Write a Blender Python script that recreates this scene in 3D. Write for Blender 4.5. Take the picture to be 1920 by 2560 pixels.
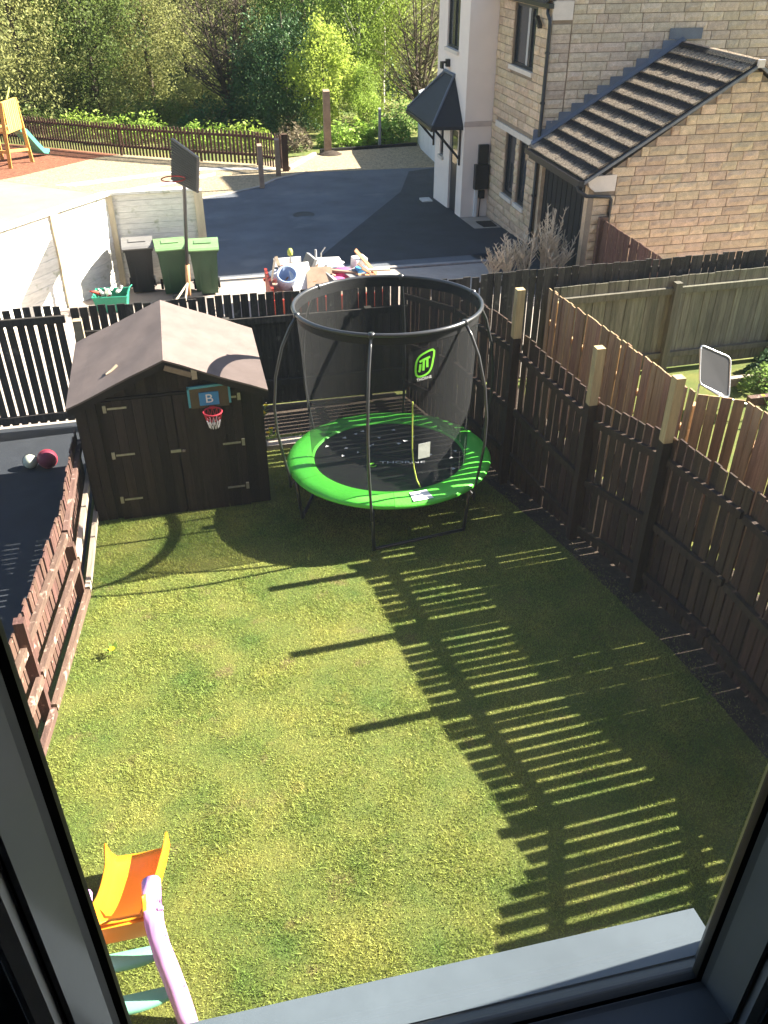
import bpy, math, random
import numpy as np
from mathutils import Vector, Matrix
random.seed(7); rng = np.random.default_rng(7)
R = math.radians
for o in list(bpy.data.objects): bpy.data.objects.remove(o)
scene = bpy.context.scene
COL = scene.collection
S = 0.061                      # the whole site falls away from the house
def gz(y): return -S * max(y, 0.0)

# ------------------------------------------------------------------ camera
cd = bpy.data.cameras.new('camera'); cam = bpy.data.objects.new('camera', cd); COL.objects.link(cam)
scene.camera = cam
P, YW, RL = R(34.39), R(12.98), R(.168)
fw = Vector((math.sin(YW)*math.cos(P), math.cos(YW)*math.cos(P), -math.sin(P)))
rt = Vector((math.cos(YW), -math.sin(YW), 0)); up = rt.cross(fw)
rt2 = rt*math.cos(RL)+up*math.sin(RL); up2 = -rt*math.sin(RL)+up*math.cos(RL)
m = Matrix((rt2, up2, -fw)).transposed().to_4x4(); m.translation = (0, 0, 5.5)
cam.matrix_world = m
cd.sensor_width = 36; cd.lens = 2187.5/2560*36; cd.clip_start = .05; cd.clip_end = 3000
scene.render.resolution_x, scene.render.resolution_y = 768, 1024

# ------------------------------------------------------------------ sky, sun, exposure
SUN_AZ, SUN_EL = R(3.0), R(34.0)          # azimuth from +X towards +Y
w = bpy.data.worlds.new('World'); scene.world = w; w.use_nodes = True
nt = w.node_tree; bg = nt.nodes['Background']
sky = nt.nodes.new('ShaderNodeTexSky'); sky.sky_type = 'NISHITA'; sky.sun_disc = False
sky.sun_elevation = SUN_EL; sky.sun_rotation = math.pi/2 - SUN_AZ
nt.links.new(sky.outputs[0], bg.inputs[0]); bg.inputs[1].default_value = .050
sd = bpy.data.lights.new('sun', 'SUN'); sun = bpy.data.objects.new('sun', sd); COL.objects.link(sun)
sd.energy = 5.0; sd.angle = R(.5); sd.color = (1, .93, .80)
sv = Vector((math.cos(SUN_EL)*math.cos(SUN_AZ), math.cos(SUN_EL)*math.sin(SUN_AZ), math.sin(SUN_EL)))
sun.rotation_euler = sv.to_track_quat('Z', 'Y').to_euler(); sun.location = (20, 8, 20)
vs = scene.view_settings; vs.view_transform = 'Standard'; vs.look = 'None'; vs.gamma = 1; vs.use_curve_mapping = False
vs.exposure = 2.6
try:
    scene.cycles.transparent_max_bounces = 16
except Exception: pass

# ------------------------------------------------------------------ materials
M = {}
def mat(name, col, rough=.75, var=.25, scale=(6, 6, 6), rand=.15, bump=0., bscale=60., col2=None, spots=None,
        metal=0., spec=.3, trans=0., fine=.0, fscale=150.):
    mt = bpy.data.materials.new(name); mt.use_nodes = True; t = mt.node_tree; n = t.nodes; L = t.links
    bs = n['Principled BSDF']; bs.inputs['Roughness'].default_value = rough; bs.inputs['Metallic'].default_value = metal
    bs.inputs['Specular IOR Level'].default_value = spec
    geo = n.new('ShaderNodeNewGeometry'); mp = n.new('ShaderNodeMapping'); mp.inputs['Scale'].default_value = scale
    L.new(geo.outputs['Position'], mp.inputs['Vector'])
    nz = n.new('ShaderNodeTexNoise'); nz.inputs['Scale'].default_value = 1; nz.inputs['Detail'].default_value = 6; nz.inputs['Roughness'].default_value = .65
    L.new(mp.outputs[0], nz.inputs['Vector'])
    rmp = n.new('ShaderNodeMapRange'); rmp.inputs[1].default_value = .3; rmp.inputs[2].default_value = .7
    L.new(nz.outputs['Fac'], rmp.inputs[0])
    mx = n.new('ShaderNodeMix'); mx.data_type = 'RGBA'
    c2 = col2 if col2 else tuple(min(1, c*(1+var)) for c in col); c1 = col if col2 else tuple(c*(1-var) for c in col)
    mx.inputs[6].default_value = (*c1, 1); mx.inputs[7].default_value = (*c2, 1)
    L.new(rmp.outputs[0], mx.inputs[0]); out = mx.outputs[2]
    if spots:
        sc, sz, th = spots
        n2 = n.new('ShaderNodeTexNoise'); n2.inputs['Scale'].default_value = sz; n2.inputs['Detail'].default_value = 4
        L.new(geo.outputs['Position'], n2.inputs['Vector'])
        r2 = n.new('ShaderNodeMapRange'); r2.inputs[1].default_value = th; r2.inputs[2].default_value = th+.12
        L.new(n2.outputs['Fac'], r2.inputs[0])
        m2 = n.new('ShaderNodeMix'); m2.data_type = 'RGBA'; m2.inputs[7].default_value = (*sc, 1)
        L.new(r2.outputs[0], m2.inputs[0]); L.new(out, m2.inputs[6]); out = m2.outputs[2]
    if fine:
        n3 = n.new('ShaderNodeTexNoise'); n3.inputs['Scale'].default_value = fscale; n3.inputs['Detail'].default_value = 3
        L.new(geo.outputs['Position'], n3.inputs['Vector'])
        r3 = n.new('ShaderNodeMapRange'); r3.inputs[1].default_value = .3; r3.inputs[2].default_value = .7
        r3.inputs[3].default_value = 1-fine; r3.inputs[4].default_value = 1+fine
        L.new(n3.outputs['Fac'], r3.inputs[0])
        m3 = n.new('ShaderNodeMix'); m3.data_type = 'RGBA'; m3.blend_type = 'MULTIPLY'; m3.inputs[0].default_value = 1
        L.new(out, m3.inputs[6]); L.new(r3.outputs[0], m3.inputs[7]); out = m3.outputs[2]
    if rand:
        oi = n.new('ShaderNodeObjectInfo'); hs = n.new('ShaderNodeHueSaturation')
        rr = n.new('ShaderNodeMapRange'); rr.inputs[3].default_value = 1-rand; rr.inputs[4].default_value = 1+rand
        L.new(oi.outputs['Random'], rr.inputs[0]); L.new(rr.outputs[0], hs.inputs['Value'])
        ml = n.new('ShaderNodeMath'); ml.operation = 'MULTIPLY_ADD'; ml.inputs[1].default_value = .03*min(1, rand*5); ml.inputs[2].default_value = .5-.015*min(1, rand*5)
        wn = n.new('ShaderNodeMath'); wn.operation = 'FRACT'; ws = n.new('ShaderNodeMath'); ws.operation = 'MULTIPLY'; ws.inputs[1].default_value = 17.3
        L.new(oi.outputs['Random'], ws.inputs[0]); L.new(ws.outputs[0], wn.inputs[0]); L.new(wn.outputs[0], ml.inputs[0]); L.new(ml.outputs[0], hs.inputs['Hue'])
        L.new(out, hs.inputs['Color']); out = hs.outputs['Color']
    L.new(out, bs.inputs['Base Color'])
    if bump:
        nb = n.new('ShaderNodeTexNoise'); nb.inputs['Scale'].default_value = bscale; nb.inputs['Detail'].default_value = 4
        L.new(geo.outputs['Position'], nb.inputs['Vector'])
        b = n.new('ShaderNodeBump'); b.inputs['Strength'].default_value = bump; b.inputs['Distance'].default_value = .02
        L.new(nb.outputs['Fac'], b.inputs['Height']); L.new(b.outputs[0], bs.inputs['Normal'])
    if trans:
        tr = n.new('ShaderNodeBsdfTranslucent'); ms = n.new('ShaderNodeMixShader'); ms.inputs[0].default_value = trans
        L.new(out, tr.inputs['Color']); L.new(bs.outputs[0], ms.inputs[1]); L.new(tr.outputs[0], ms.inputs[2])
        L.new(ms.outputs[0], n['Material Output'].inputs['Surface'])
    M[name] = mt
    return mt
VW = (30, 30, 2.5)             # grain that runs up and down
mat('lawn', (.060, .095, .016), .9, col2=(.14, .14, .030), scale=(1.7, 1.7, 1.7), rand=0, bump=.5, bscale=90, spots=((.12, .10, .035), 3, .62), fine=.35, fscale=60)
mat('blade', (.135, .225, .038), .7, col2=(.39, .405, .095), scale=(1.7, 1.7, 1.7), rand=0, trans=.25, spots=((.36, .34, .09), 4, .62), fine=.22, fscale=30)
mat('soil', (.05, .036, .026), .95, .4, (9, 9, 9), 0, .8, 40, fine=.4)
mat('rough_grass', (.07, .11, .02), .9, col2=(.20, .19, .06), scale=(.5, .5, .5), rand=0, bump=.8, bscale=8, fine=.3, fscale=6)
mat('tarmac', (.105, .114, .130), .85, .22, (.8, .8, .8), 0, .35, 120, spots=((.15, .155, .165), .9, .60), fine=.3, fscale=90)
mat('dark_tarmac', (.036, .040, .048), .8, .22, (1.5, 1.5, 1.5), 0, .35, 120, fine=.3, fscale=90)
mat('pale_tarmac', (.24, .20, .18), .9, .12, (1, 1, 1), 0, .2, 90, fine=.15, fscale=60)
mat('paving', (.36, .31, .26), .85, .15, (2, 2, 2), .08, .2, 80, fine=.15)
mat('white_paving', (.58, .56, .52), .85, .1, (2, 2, 2), .05, .2, 60)
mat('gravel', (.30, .24, .15), .95, .3, (7, 7, 7), 0, .8, 30, fine=.55, fscale=22)
mat('bark', (.19, .075, .04), .95, .35, (6, 6, 6), 0, .9, 25, fine=.5, fscale=18)
mat('patio_slate', (.022, .026, .033), .8, .2, (3, 3, 3), 0, .2, 60, fine=.2)
mat('kerb_stone', (.30, .28, .26), .85, .15, (5, 5, 5), .05)
mat('dark_fence', (.050, .029, .019), .75, .45, VW, .30, .3, 60)
mat('dark_post', (.040, .025, .017), .75, .4, VW, .2, .3, 60)
mat('back_fence', (.046, .041, .036), .85, .5, VW, .35, .3, 60, spots=((.13, .12, .10), 9, .62))
mat('mossy_fence', (.15, .14, .105), .85, .4, VW, .25, .3, 60)
mat('natural_fence', (.33, .22, .125), .8, .35, VW, .20, .3, 60)
mat('pale_post', (.42, .31, .17), .8, .25, VW, .1, .2, 60)
mat('red_fence', (.100, .054, .041), .8, .35, VW, .18, .3, 60, spots=((.36, .24, .19), 14, .63))
mat('red_rail', (.122, .075, .058), .8, .35, (30, 2.5, 30), .15, .3, 60, spots=((.42, .31, .25), 12, .58))
mat('bleached_rail', (.40, .335, .26), .8, .3, (30, 2.5, 30), .1, .2, 60)
mat('picket_brown', (.075, .038, .025), .8, .35, VW, .25, .2, 60)
mat('shed_wood', (.022, .0150, .0125), .65, .45, VW, .50, .25, 60)
mat('shed_trim', (.020, .015, .013), .7, .4, (8, 8, 8), .2)
mat('felt', (.152, .118, .106), .95, .14, (4, 4, 4), 0, .3, 260, fine=.18, fscale=240)
mat('galv', (.34, .33, .30), .45, .2, (20, 20, 20), .1, metal=.6, spec=.5)
mat('pale_timber', (.36, .29, .20), .85, .25, (3, 20, 20), .15)
mat('stone_brick', (.54, .44, .325), .9, .20, (9, 9, 9), .15, .9, 45, fine=.18, fscale=70)
mat('stone_brick_warm', (.58, .435, .29), .9, .20, (9, 9, 9), .15, .9, 45, fine=.18, fscale=70)
mat('mortar', (.27, .205, .145), .95, .15, (8, 8, 8), 0)
mat('render_cream', (.82, .71, .62), .9, .05, (1.5, 1.5, 1.5), 0, .1, 200)
mat('stone_trim', (.66, .58, .49), .85, .08, (4, 4, 4), .03)
mat('band', (.55, .45, .39), .85, .1, (4, 4, 4), 0)
mat('upvc_dark', (.020, .022, .025), .35, .15, (5, 5, 5), 0, spec=.5)
mat('black_plastic', (.014, .014, .016), .4, .2, (5, 5, 5), .1, spec=.5)
mat('house_glass', (.03, .035, .04), .08, .2, (2, 2, 2), .2, spec=.7)
mat('curtain', (.45, .43, .40), .9, .15, (40, 40, 1), .1)
mat('tile', (.040, .034, .033), .9, .30, (12, 12, 12), .20, .7, 90, spec=.1, fine=.4, fscale=70)
mat('lead', (.115, .135, .17), .55, .15, (4, 4, 4), .1, spec=.5)
mat('slate', (.030, .031, .036), .6, .2, (6, 6, 6), .15, .3, 60)
mat('white_plastic', (.75, .75, .74), .5, .05, (3, 3, 3), .05)
mat('white_wall', (.62, .62, .60), .9, .08, (3, 3, 3), 0, .2, 60)
mat('garage_dark', (.020, .019, .019), .7, .2, (3, 3, 3), 0)
mat('concrete', (.72, .70, .63), .9, .15, (6, 6, 30), .05, .4, 50, spots=((.42, .42, .30), 5, .60))
mat('concrete_post', (.55, .47, .33), .9, .2, (8, 8, 2), .05, .3, 60)
mat('green_bin', (.030, .075, .036), .5, .15, (4, 4, 4), .05, spec=.4)
mat('green_lid', (.15, .27, .115), .5, .15, (5, 5, 5), .08, spec=.4)
mat('black_bin', (.016, .017, .019), .5, .2, (4, 4, 4), 0, spec=.4)
mat('grey_lid', (.16, .155, .15), .5, .15, (4, 4, 4), 0)
mat('teal_plastic', (.03, .24, .15), .45, .15, (4, 4, 4), .05)
mat('bottle_glass', (.25, .30, .26), .2, .3, (9, 9, 9), .5, spec=.6)
mat('skip_red', (.30, .035, .02), .55, .3, (6, 6, 6), .1)
mat('rubble', (.26, .21, .16), .95, .4, (6, 6, 6), 0, .9, 20, fine=.4, fscale=25)
mat('board_white', (.72, .71, .68), .7, .06, (3, 3, 3), .06)
mat('board_brown', (.28, .20, .14), .85, .25, (4, 4, 4), .15)
mat('plank_orange', (.42, .22, .11), .8, .2, (10, 10, 10), .15)
mat('tub_blue', (.26, .33, .48), .5, .1, (4, 4, 4), 0)
mat('bag_pink', (.52, .09, .22), .6, .2, (7, 7, 7), .1)
mat('mid_grey', (.22, .22, .22), .6, .2, (7, 7, 7), .3)
mat('timber_orange', (.55, .26, .07), .7, .2, (12, 12, 3), .1)
mat('timber_yellow', (.62, .40, .10), .7, .2, (12, 12, 3), .1)
mat('slide_green', (.10, .36, .27), .35, .1, (3, 3, 3), 0, spec=.5)
mat('bark_tree', (.085, .065, .048), .9, .35, (12, 12, 3), .2, .6, 20)
mat('bark_birch', (.50, .47, .42), .85, .3, (5, 5, 14), .1)
mat('twig_pale', (.52, .44, .33), .9, .25, (20, 20, 20), .1)
mat('leaf_mid', (.170, .240, .062), .6, .45, (1.2, 1.2, 1.2), .25, trans=.5, fine=.35, fscale=5)
mat('leaf_lime', (.275, .36, .065), .6, .35, (1.2, 1.2, 1.2), .2, trans=.5, fine=.3, fscale=5)
mat('leaf_olive', (.275, .295, .105), .65, .4, (1.2, 1.2, 1.2), .25, trans=.5, fine=.35, fscale=5)
mat('leaf_dark', (.055, .115, .038), .55, .4, (1.2, 1.2, 1.2), .2, trans=.15, fine=.35, fscale=5)
mat('leaf_bramble', (.26, .38, .06), .6, .4, (2, 2, 2), .2, trans=.35, fine=.3, fscale=7)
mat('leaf_brown', (.14, .11, .07), .8, .4, (2, 2, 2), .2, trans=.2)
mat('pad_green', (.085, .52, .045), .45, .10, (3, 3, 3), 0, .15, 30, spec=.4)
mat('tramp_black', (.012, .012, .013), .6, .3, (6, 6, 6), 0)
mat('tube_black', (.035, .036, .038), .28, .15, (6, 6, 6), 0, spec=.6)
mat('logo_green', (.22, .72, .05), .6, .05, (3, 3, 3), 0)
mat('white_print', (.75, .75, .75), .6, .08, (9, 9, 9), 0)
mat('grey_sheet', (.45, .47, .44), .4, .25, (9, 9, 9), 0, spec=.5)
mat('cord_lime', (.45, .50, .10), .6, .15, (9, 9, 9), 0)
mat('hoop_cyan', (.09, .33, .42), .5, .1, (4, 4, 4), 0)
mat('hoop_blue', (.06, .26, .52), .5, .1, (4, 4, 4), 0)
mat('hoop_clear', (.10, .07, .05), .3, .3, (4, 4, 4), 0)
mat('net_red', (.42, .03, .05), .7, .1, (4, 4, 4), 0)
mat('net_white', (.7, .68, .72), .7, .1, (4, 4, 4), 0)
mat('ball_maroon', (.15, .022, .045), .55, .1, (4, 4, 4), 0)
mat('ball_pale', (.42, .45, .36), .5, .1, (4, 4, 4), 0)
mat('toy_orange', (.80, .28, .015), .4, .05, (3, 3, 3), 0, spec=.4)
mat('toy_pink', (.62, .34, .68), .4, .06, (3, 3, 3), 0, spec=.4)
mat('toy_green', (.19, .48, .33), .4, .06, (3, 3, 3), 0, spec=.4)
mat('chair_fabric', (.065, .065, .068), .8, .1, (60, 60, 60), 0)
mat('alu', (.55, .55, .56), .35, .1, (5, 5, 5), 0, metal=.7, spec=.5)
mat('petal_yellow', (.75, .52, .02), .6, .1, (5, 5, 5), .1, trans=.2)
mat('frame_inner', (.13, .175, .26), .35, .06, (3, 3, 3), 0, spec=.4)
mat('frame_edge', (.62, .66, .72), .35, .08, (3, 3, 3), 0, spec=.5)  # bluish highlight along the sash edge put into the colour
mat('bead', (.27, .285, .30), .12, .08, (3, 3, 3), 0, spec=.6)
mat('gasket', (.008, .008, .008), .6, .1, (3, 3, 3), 0)
mat('sill', (.090, .112, .130), .45, .10, (5, 5, 5), 0, spec=.4, fine=.05, fscale=30)
mat('room_paint', (.28, .27, .26), .9, .05, (2, 2, 2), 0)
mat('facade_brick', (.36, .24, .16), .9, .2, (8, 8, 14), 0, .4, 40)
mat('car_paint', (.52, .56, .62), .3, .05, (2, 2, 2), 0, spec=.7)
mat('car_glass', (.05, .07, .11), .08, .1, (2, 2, 2), 0, spec=.8)
mat('rubber', (.012, .012, .012), .8, .2, (6, 6, 6), 0)
mat('dark_rib', (.050, .045, .038), .6, .15, (6, 6, 6), .1)
mat('iron', (.035, .033, .032), .6, .3, (20, 20, 20), 0)

def lichen_tile():
    mt = M['tile']; t = mt.node_tree; n = t.nodes; L = t.links; bs = n['Principled BSDF']; old = bs.inputs['Base Color'].links[0].from_socket
    tc = n.new('ShaderNodeTexCoord'); sp = n.new('ShaderNodeSeparateXYZ'); L.new(tc.outputs['Object'], sp.inputs[0])
    geo = n.new('ShaderNodeNewGeometry'); mp = n.new('ShaderNodeMapping'); mp.inputs['Scale'].default_value = (9, 34, 9); L.new(geo.outputs['Position'], mp.inputs[0])
    nz = n.new('ShaderNodeTexNoise'); nz.inputs['Scale'].default_value = 1; nz.inputs['Detail'].default_value = 5; L.new(mp.outputs[0], nz.inputs['Vector'])
    ad = n.new('ShaderNodeMath'); ad.operation = 'MULTIPLY_ADD'; ad.inputs[1].default_value = .30; L.new(nz.outputs['Fac'], ad.inputs[0]); L.new(sp.outputs['Y'], ad.inputs[2])
    mr = n.new('ShaderNodeMapRange'); mr.inputs[1].default_value = .29; mr.inputs[2].default_value = .37; mr.inputs[3].default_value = 1; mr.inputs[4].default_value = 0; L.new(ad.outputs[0], mr.inputs[0])
    n3 = n.new('ShaderNodeTexNoise'); n3.inputs['Scale'].default_value = 38; n3.inputs['Detail'].default_value = 4; L.new(geo.outputs['Position'], n3.inputs['Vector'])
    cr = n.new('ShaderNodeMix'); cr.data_type = 'RGBA'; cr.inputs[6].default_value = (.12, .09, .065, 1); cr.inputs[7].default_value = (.42, .34, .25, 1)
    r3 = n.new('ShaderNodeMapRange'); r3.inputs[1].default_value = .35; r3.inputs[2].default_value = .65; L.new(n3.outputs['Fac'], r3.inputs[0]); L.new(r3.outputs[0], cr.inputs[0])
    m2 = n.new('ShaderNodeMix'); m2.data_type = 'RGBA'; L.new(mr.outputs[0], m2.inputs[0]); L.new(old, m2.inputs[6]); L.new(cr.outputs[2], m2.inputs[7]); L.new(m2.outputs[2], bs.inputs['Base Color'])
lichen_tile()
def see_through(name, col, fac, gloss=False):
    mt = bpy.data.materials.new(name); mt.use_nodes = True; n = mt.node_tree.nodes; L = mt.node_tree.links
    bs = n['Principled BSDF']; tr = n.new('ShaderNodeBsdfTransparent'); ms = n.new('ShaderNodeMixShader')
    if gloss:
        gl = n.new('ShaderNodeBsdfGlossy'); gl.inputs['Roughness'].default_value = .0
        lw = n.new('ShaderNodeLayerWeight'); lw.inputs['Blend'].default_value = .5
        pw = n.new('ShaderNodeMath'); pw.operation = 'POWER'; pw.inputs[1].default_value = 4; L.new(lw.outputs['Facing'], pw.inputs[0])
        fr = n.new('ShaderNodeMath'); fr.operation = 'MULTIPLY_ADD'; fr.inputs[1].default_value = .6; fr.inputs[2].default_value = .04; L.new(pw.outputs[0], fr.inputs[0])
        dt_ = n.new('ShaderNodeBsdfTranslucent'); dm_ = n.new('ShaderNodeMixShader'); dm_.inputs[0].default_value = .012   # faint translucent veil added to imitate haze and lift the darks
        L.new(tr.outputs[0], dm_.inputs[1]); L.new(dt_.outputs[0], dm_.inputs[2])
        L.new(fr.outputs[0], ms.inputs[0]); L.new(dm_.outputs[0], ms.inputs[1]); L.new(gl.outputs[0], ms.inputs[2])
    else:
        bs.inputs['Base Color'].default_value = (*col, 1); bs.inputs['Roughness'].default_value = .8
        ms.inputs[0].default_value = fac
        L.new(tr.outputs[0], ms.inputs[1]); L.new(bs.outputs[0], ms.inputs[2])
    L.new(ms.outputs[0], n['Material Output'].inputs['Surface']); M[name] = mt
see_through('net', (.007, .0075, .008), .42)
see_through('pane', (1, 1, 1), 0, True)

# ------------------------------------------------------------------ mesh helpers
ORG = {}                        # world origin of every thing, so parts can be given in world coordinates
def tag(o, label=None, cat=None, group=None, kind=None):
    if label: o['label'] = label
    if cat: o['category'] = cat
    if group: o['group'] = group
    if kind: o['kind'] = kind
    return o
def thing(name, label, cat, loc=(0, 0, 0), group=None, rot=(0, 0, 0)):
    o = bpy.data.objects.new(name, None); COL.objects.link(o); o.location = loc; o.rotation_euler = rot
    o.empty_display_size = .1
    ORG[o.name] = Vector(loc); return tag(o, label, cat, group)
AX = (Vector((1, 0, 0)), Vector((0, 1, 0)), Vector((0, 0, 1)))
def rz(a): return (Vector((math.cos(a), math.sin(a), 0)), Vector((-math.sin(a), math.cos(a), 0)), AX[2])
class MB:
    def __init__(s): s.v = []; s.f = []
    def add(s, vs, fs):
        b = len(s.v); s.v += [tuple(v) for v in vs]; s.f += [tuple(i+b for i in f) for f in fs]; return s
    def box(s, c, d, ax=AX):
        c = Vector(c); vs = [c+ax[0]*(d[0]/2*i)+ax[1]*(d[1]/2*j)+ax[2]*(d[2]/2*k) for i in (-1, 1) for j in (-1, 1) for k in (-1, 1)]
        return s.add(vs, [(0, 1, 3, 2), (4, 6, 7, 5), (0, 4, 5, 1), (2, 3, 7, 6), (0, 2, 6, 4), (1, 5, 7, 3)])
    def bb(s, x0, x1, y0, y1, z0, z1): return s.box(((x0+x1)/2, (y0+y1)/2, (z0+z1)/2), (x1-x0, y1-y0, z1-z0))
    def hexa(s, a, b):           # two quads, same winding
        n = len(a); fs = [tuple(range(n))[::-1], tuple(range(n, 2*n))]+[(i, (i+1) % n, n+(i+1) % n, n+i) for i in range(n)]
        return s.add(list(a)+list(b), fs)
    def prism(s, poly, d): return s.hexa([Vector(p) for p in poly], [Vector(p)+Vector(d) for p in poly])
    def tube(s, path, r, n=6, cap=True):
        path = [Vector(p) for p in path]; k = len(path); rs = r if isinstance(r, (list, tuple)) else [r]*k; rings = []
        u = None
        for i, p in enumerate(path):
            t = (path[min(i+1, k-1)]-path[max(i-1, 0)]).normalized()
            if u is None: u = t.orthogonal().normalized()
            else: u = (u-t*u.dot(t)); u = u.normalized() if u.length > 1e-6 else t.orthogonal().normalized()
            v = t.cross(u); rings.append([p+(u*math.cos(2*math.pi*j/n)+v*math.sin(2*math.pi*j/n))*rs[i] for j in range(n)])
        b = len(s.v); fs = []
        for i in range(k-1):
            for j in range(n): fs.append((i*n+j, i*n+(j+1) % n, (i+1)*n+(j+1) % n, (i+1)*n+j))
        if cap: fs += [tuple(range(n))[::-1], tuple(range((k-1)*n, k*n))]
        return s.add([q for g in rings for q in g], fs)
    def ring(s, c, r, rad, n=48, k=8, a0=0, a1=2*math.pi):
        closed = abs(a1-a0-2*math.pi) < 1e-6; cnt = n if closed else n+1
        vs = []
        for i in range(cnt):
            a = a0+(a1-a0)*i/n; d = Vector((math.cos(a), math.sin(a), 0))
            for j in range(k):
                b = 2*math.pi*j/k; vs.append(Vector(c)+d*(r+rad*math.cos(b))+Vector((0, 0, rad*math.sin(b))))
        fs = [(i*k+j, ((i+1) % cnt)*k+j, ((i+1) % cnt)*k+(j+1) % k, i*k+(j+1) % k) for i in range(n) for j in range(k)]
        return s.add(vs, fs)
    def lathe(s, prof, c=(0, 0, 0), n=20, cap=True):
        c = Vector(c); k = len(prof)
        vs = [c+Vector((r*math.cos(2*math.pi*i/n), r*math.sin(2*math.pi*i/n), z)) for r, z in prof for i in range(n)]
        fs = [(j*n+i, j*n+(i+1) % n, (j+1)*n+(i+1) % n, (j+1)*n+i) for j in range(k-1) for i in range(n)]
        if cap: fs += [tuple(range(n))[::-1], tuple(range((k-1)*n, k*n))]
        return s.add(vs, fs)
    def mesh(s, name, mt, smooth=False):
        me = bpy.data.meshes.new(name); me.from_pydata(s.v, [], s.f); me.materials.append(M[mt]); me.update()
        if smooth: me.polygons.foreach_set('use_smooth', [True]*len(me.polygons))
        return me
    def build(s, name, mt, parent=None, smooth=False, local=False, **kw):
        if parent is not None and not local:
            o0 = ORG[parent.name]; s.v = [(v[0]-o0.x, v[1]-o0.y, v[2]-o0.z) for v in s.v]
        o = bpy.data.objects.new(name, s.mesh(name, mt, smooth)); COL.objects.link(o)
        if parent is not None: o.parent = parent; ORG[o.name] = ORG[parent.name]
        else: ORG[o.name] = Vector((0, 0, 0))
        return tag(o, **kw)
def piece(name, me, loc, parent, rot=0, scale=(1, 1, 1), tilt=0, **kw):
    o = bpy.data.objects.new(name, me); COL.objects.link(o); o.parent = parent
    o.location = Vector(loc)-ORG[parent.name]; o.rotation_euler = (tilt, 0, rot); o.scale = scale
    return tag(o, **kw)
def solo(mb, name, mt, label, cat, loc=None, group=None, smooth=False):
    """a thing that is one mesh; loc becomes its origin"""
    if loc is not None: mb.v = [(v[0]-loc[0], v[1]-loc[1], v[2]-loc[2]) for v in mb.v]
    o = mb.build(name, mt, smooth=smooth); 
    if loc is not None: o.location = loc; ORG[o.name] = Vector(loc)
    return tag(o, label, cat, group)
def text_mesh(txt, size, mt, extr=.001):
    cu = bpy.data.curves.new('lettering', 'FONT'); cu.body = txt; cu.size = size; cu.extrude = extr; cu.align_x = 'CENTER'; cu.align_y = 'CENTER'
    ob = bpy.data.objects.new('lettering', cu); COL.objects.link(ob); bpy.context.view_layer.update()
    me = bpy.data.meshes.new_from_object(ob.evaluated_get(bpy.context.evaluated_depsgraph_get()))
    bpy.data.objects.remove(ob); me.materials.clear(); me.materials.append(M[mt]); return me

# ------------------------------------------------------------------ ground and surfaces
def gprof(y):
    if y < 0: return 0
    if y < 44: return -S*y
    if y < 58: return -S*44
    if y < 130: return -S*44+(y-58)*.20
    return -S*44+72*.20+(y-130)*.03
ys = [-60, -20, 0, 10, 20, 30, 44, 50, 58, 64, 72, 85, 105, 130, 200, 400]; xs = np.linspace(-300, 300, 41)
mb = MB(); nx = len(xs)
mb.v = [(x, y, gprof(y)-.03+(0 if y <= 44 else .5*math.sin(x*.11+y*.3))) for y in ys for x in xs]
mb.f = [(j*nx+i, j*nx+i+1, (j+1)*nx+i+1, (j+1)*nx+i) for j in range(len(ys)-1) for i in range(nx-1)]
mb.build('ground', 'rough_grass', kind='structure')
def sheet(name, poly, off, mt):
    return MB().add([(x, y, gz(y)+off) for x, y in poly], [tuple(range(len(poly)))]).build(name, mt, kind='structure')
sheet('lawn', [(-1.95, .6), (4.4, .6), (4.3, 5), (3.75, 8), (3.05, 12), (-1.6, 12), (-1.6, 7.6), (-1.8, 5.5)], 0, 'lawn')
sheet('soil_strip', [(4.15, .6), (4.75, .6), (4.55, 4.3), (4.36, 6.0), (4.02, 8), (3.72, 12), (2.85, 12), (3.38, 9.2), (3.78, 7.4), (4.08, 5.4), (4.16, 4)], .004, 'soil')
sheet('rear_bed', [(.70, 11.0), (3.15, 11.1), (2.95, 12.1), (.70, 12.1)], .005, 'soil')
sheet('alley_path', [(4.75, .6), (5.4, .6), (5.4, 6.6), (4.9, 7.2), (4.9, 12), (3.6, 12), (4.0, 7.4), (4.35, 5)], .002, 'soil')
sheet('neighbour_lawn', [(5.4, .6), (14, .6), (14, 12), (4.9, 12), (4.9, 7.2), (5.4, 6.6)], .001, 'lawn')
sheet('neighbour_patio', [(-9, 1), (-2.05, 1), (-1.85, 5.5), (-1.52, 7.6), (-1.52, 12.2), (-9, 12.2)], .003, 'patio_slate')
sheet('pavement', [(-9, 12.2), (13, 12.2), (13, 18.9), (-9, 18.9)], 0, 'paving')
sheet('driveway', [(.15, 18.9), (13, 18.9), (13, 31.2), (4.5, 31.4), (3.3, 30.4), (2.6, 29.2), (1.4, 28.3), (.15, 27.6)], .004, 'tarmac')
sheet('tarmac_patch', [(3.0, 19.6), (9.2, 19.6), (9.2, 31.1), (7.9, 30.6), (6.8, 27.3), (3.14, 20.4)], .008, 'dark_tarmac')  # darker sheet over the right side of the drive
sheet('upper_road', [(-30, 17), (.35, 17), (.35, 19.3), (-1.6, 19.3), (-1.6, 29.3), (-2.4, 29.6), (-5.8, 33.0), (-30, 33)], .002, 'pale_tarmac')
sheet('gravel_bed', [(-1.6, 19.3), (.15, 19.3), (.15, 27.6), (1.4, 28.3), (2.6, 29.2), (3.3, 30.4), (4.5, 31.4), (4.3, 34.6), (2.9, 33.7), (-2, 37.4), (-6, 41), (-6, 33.1), (-2.4, 29.6), (-1.6, 29.3)], .006, 'gravel')
sheet('gravel_turning', [(4.5, 31.4), (10, 31.1), (10, 36.5), (6.3, 35.7), (4.3, 34.6)], .006, 'gravel')
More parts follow.
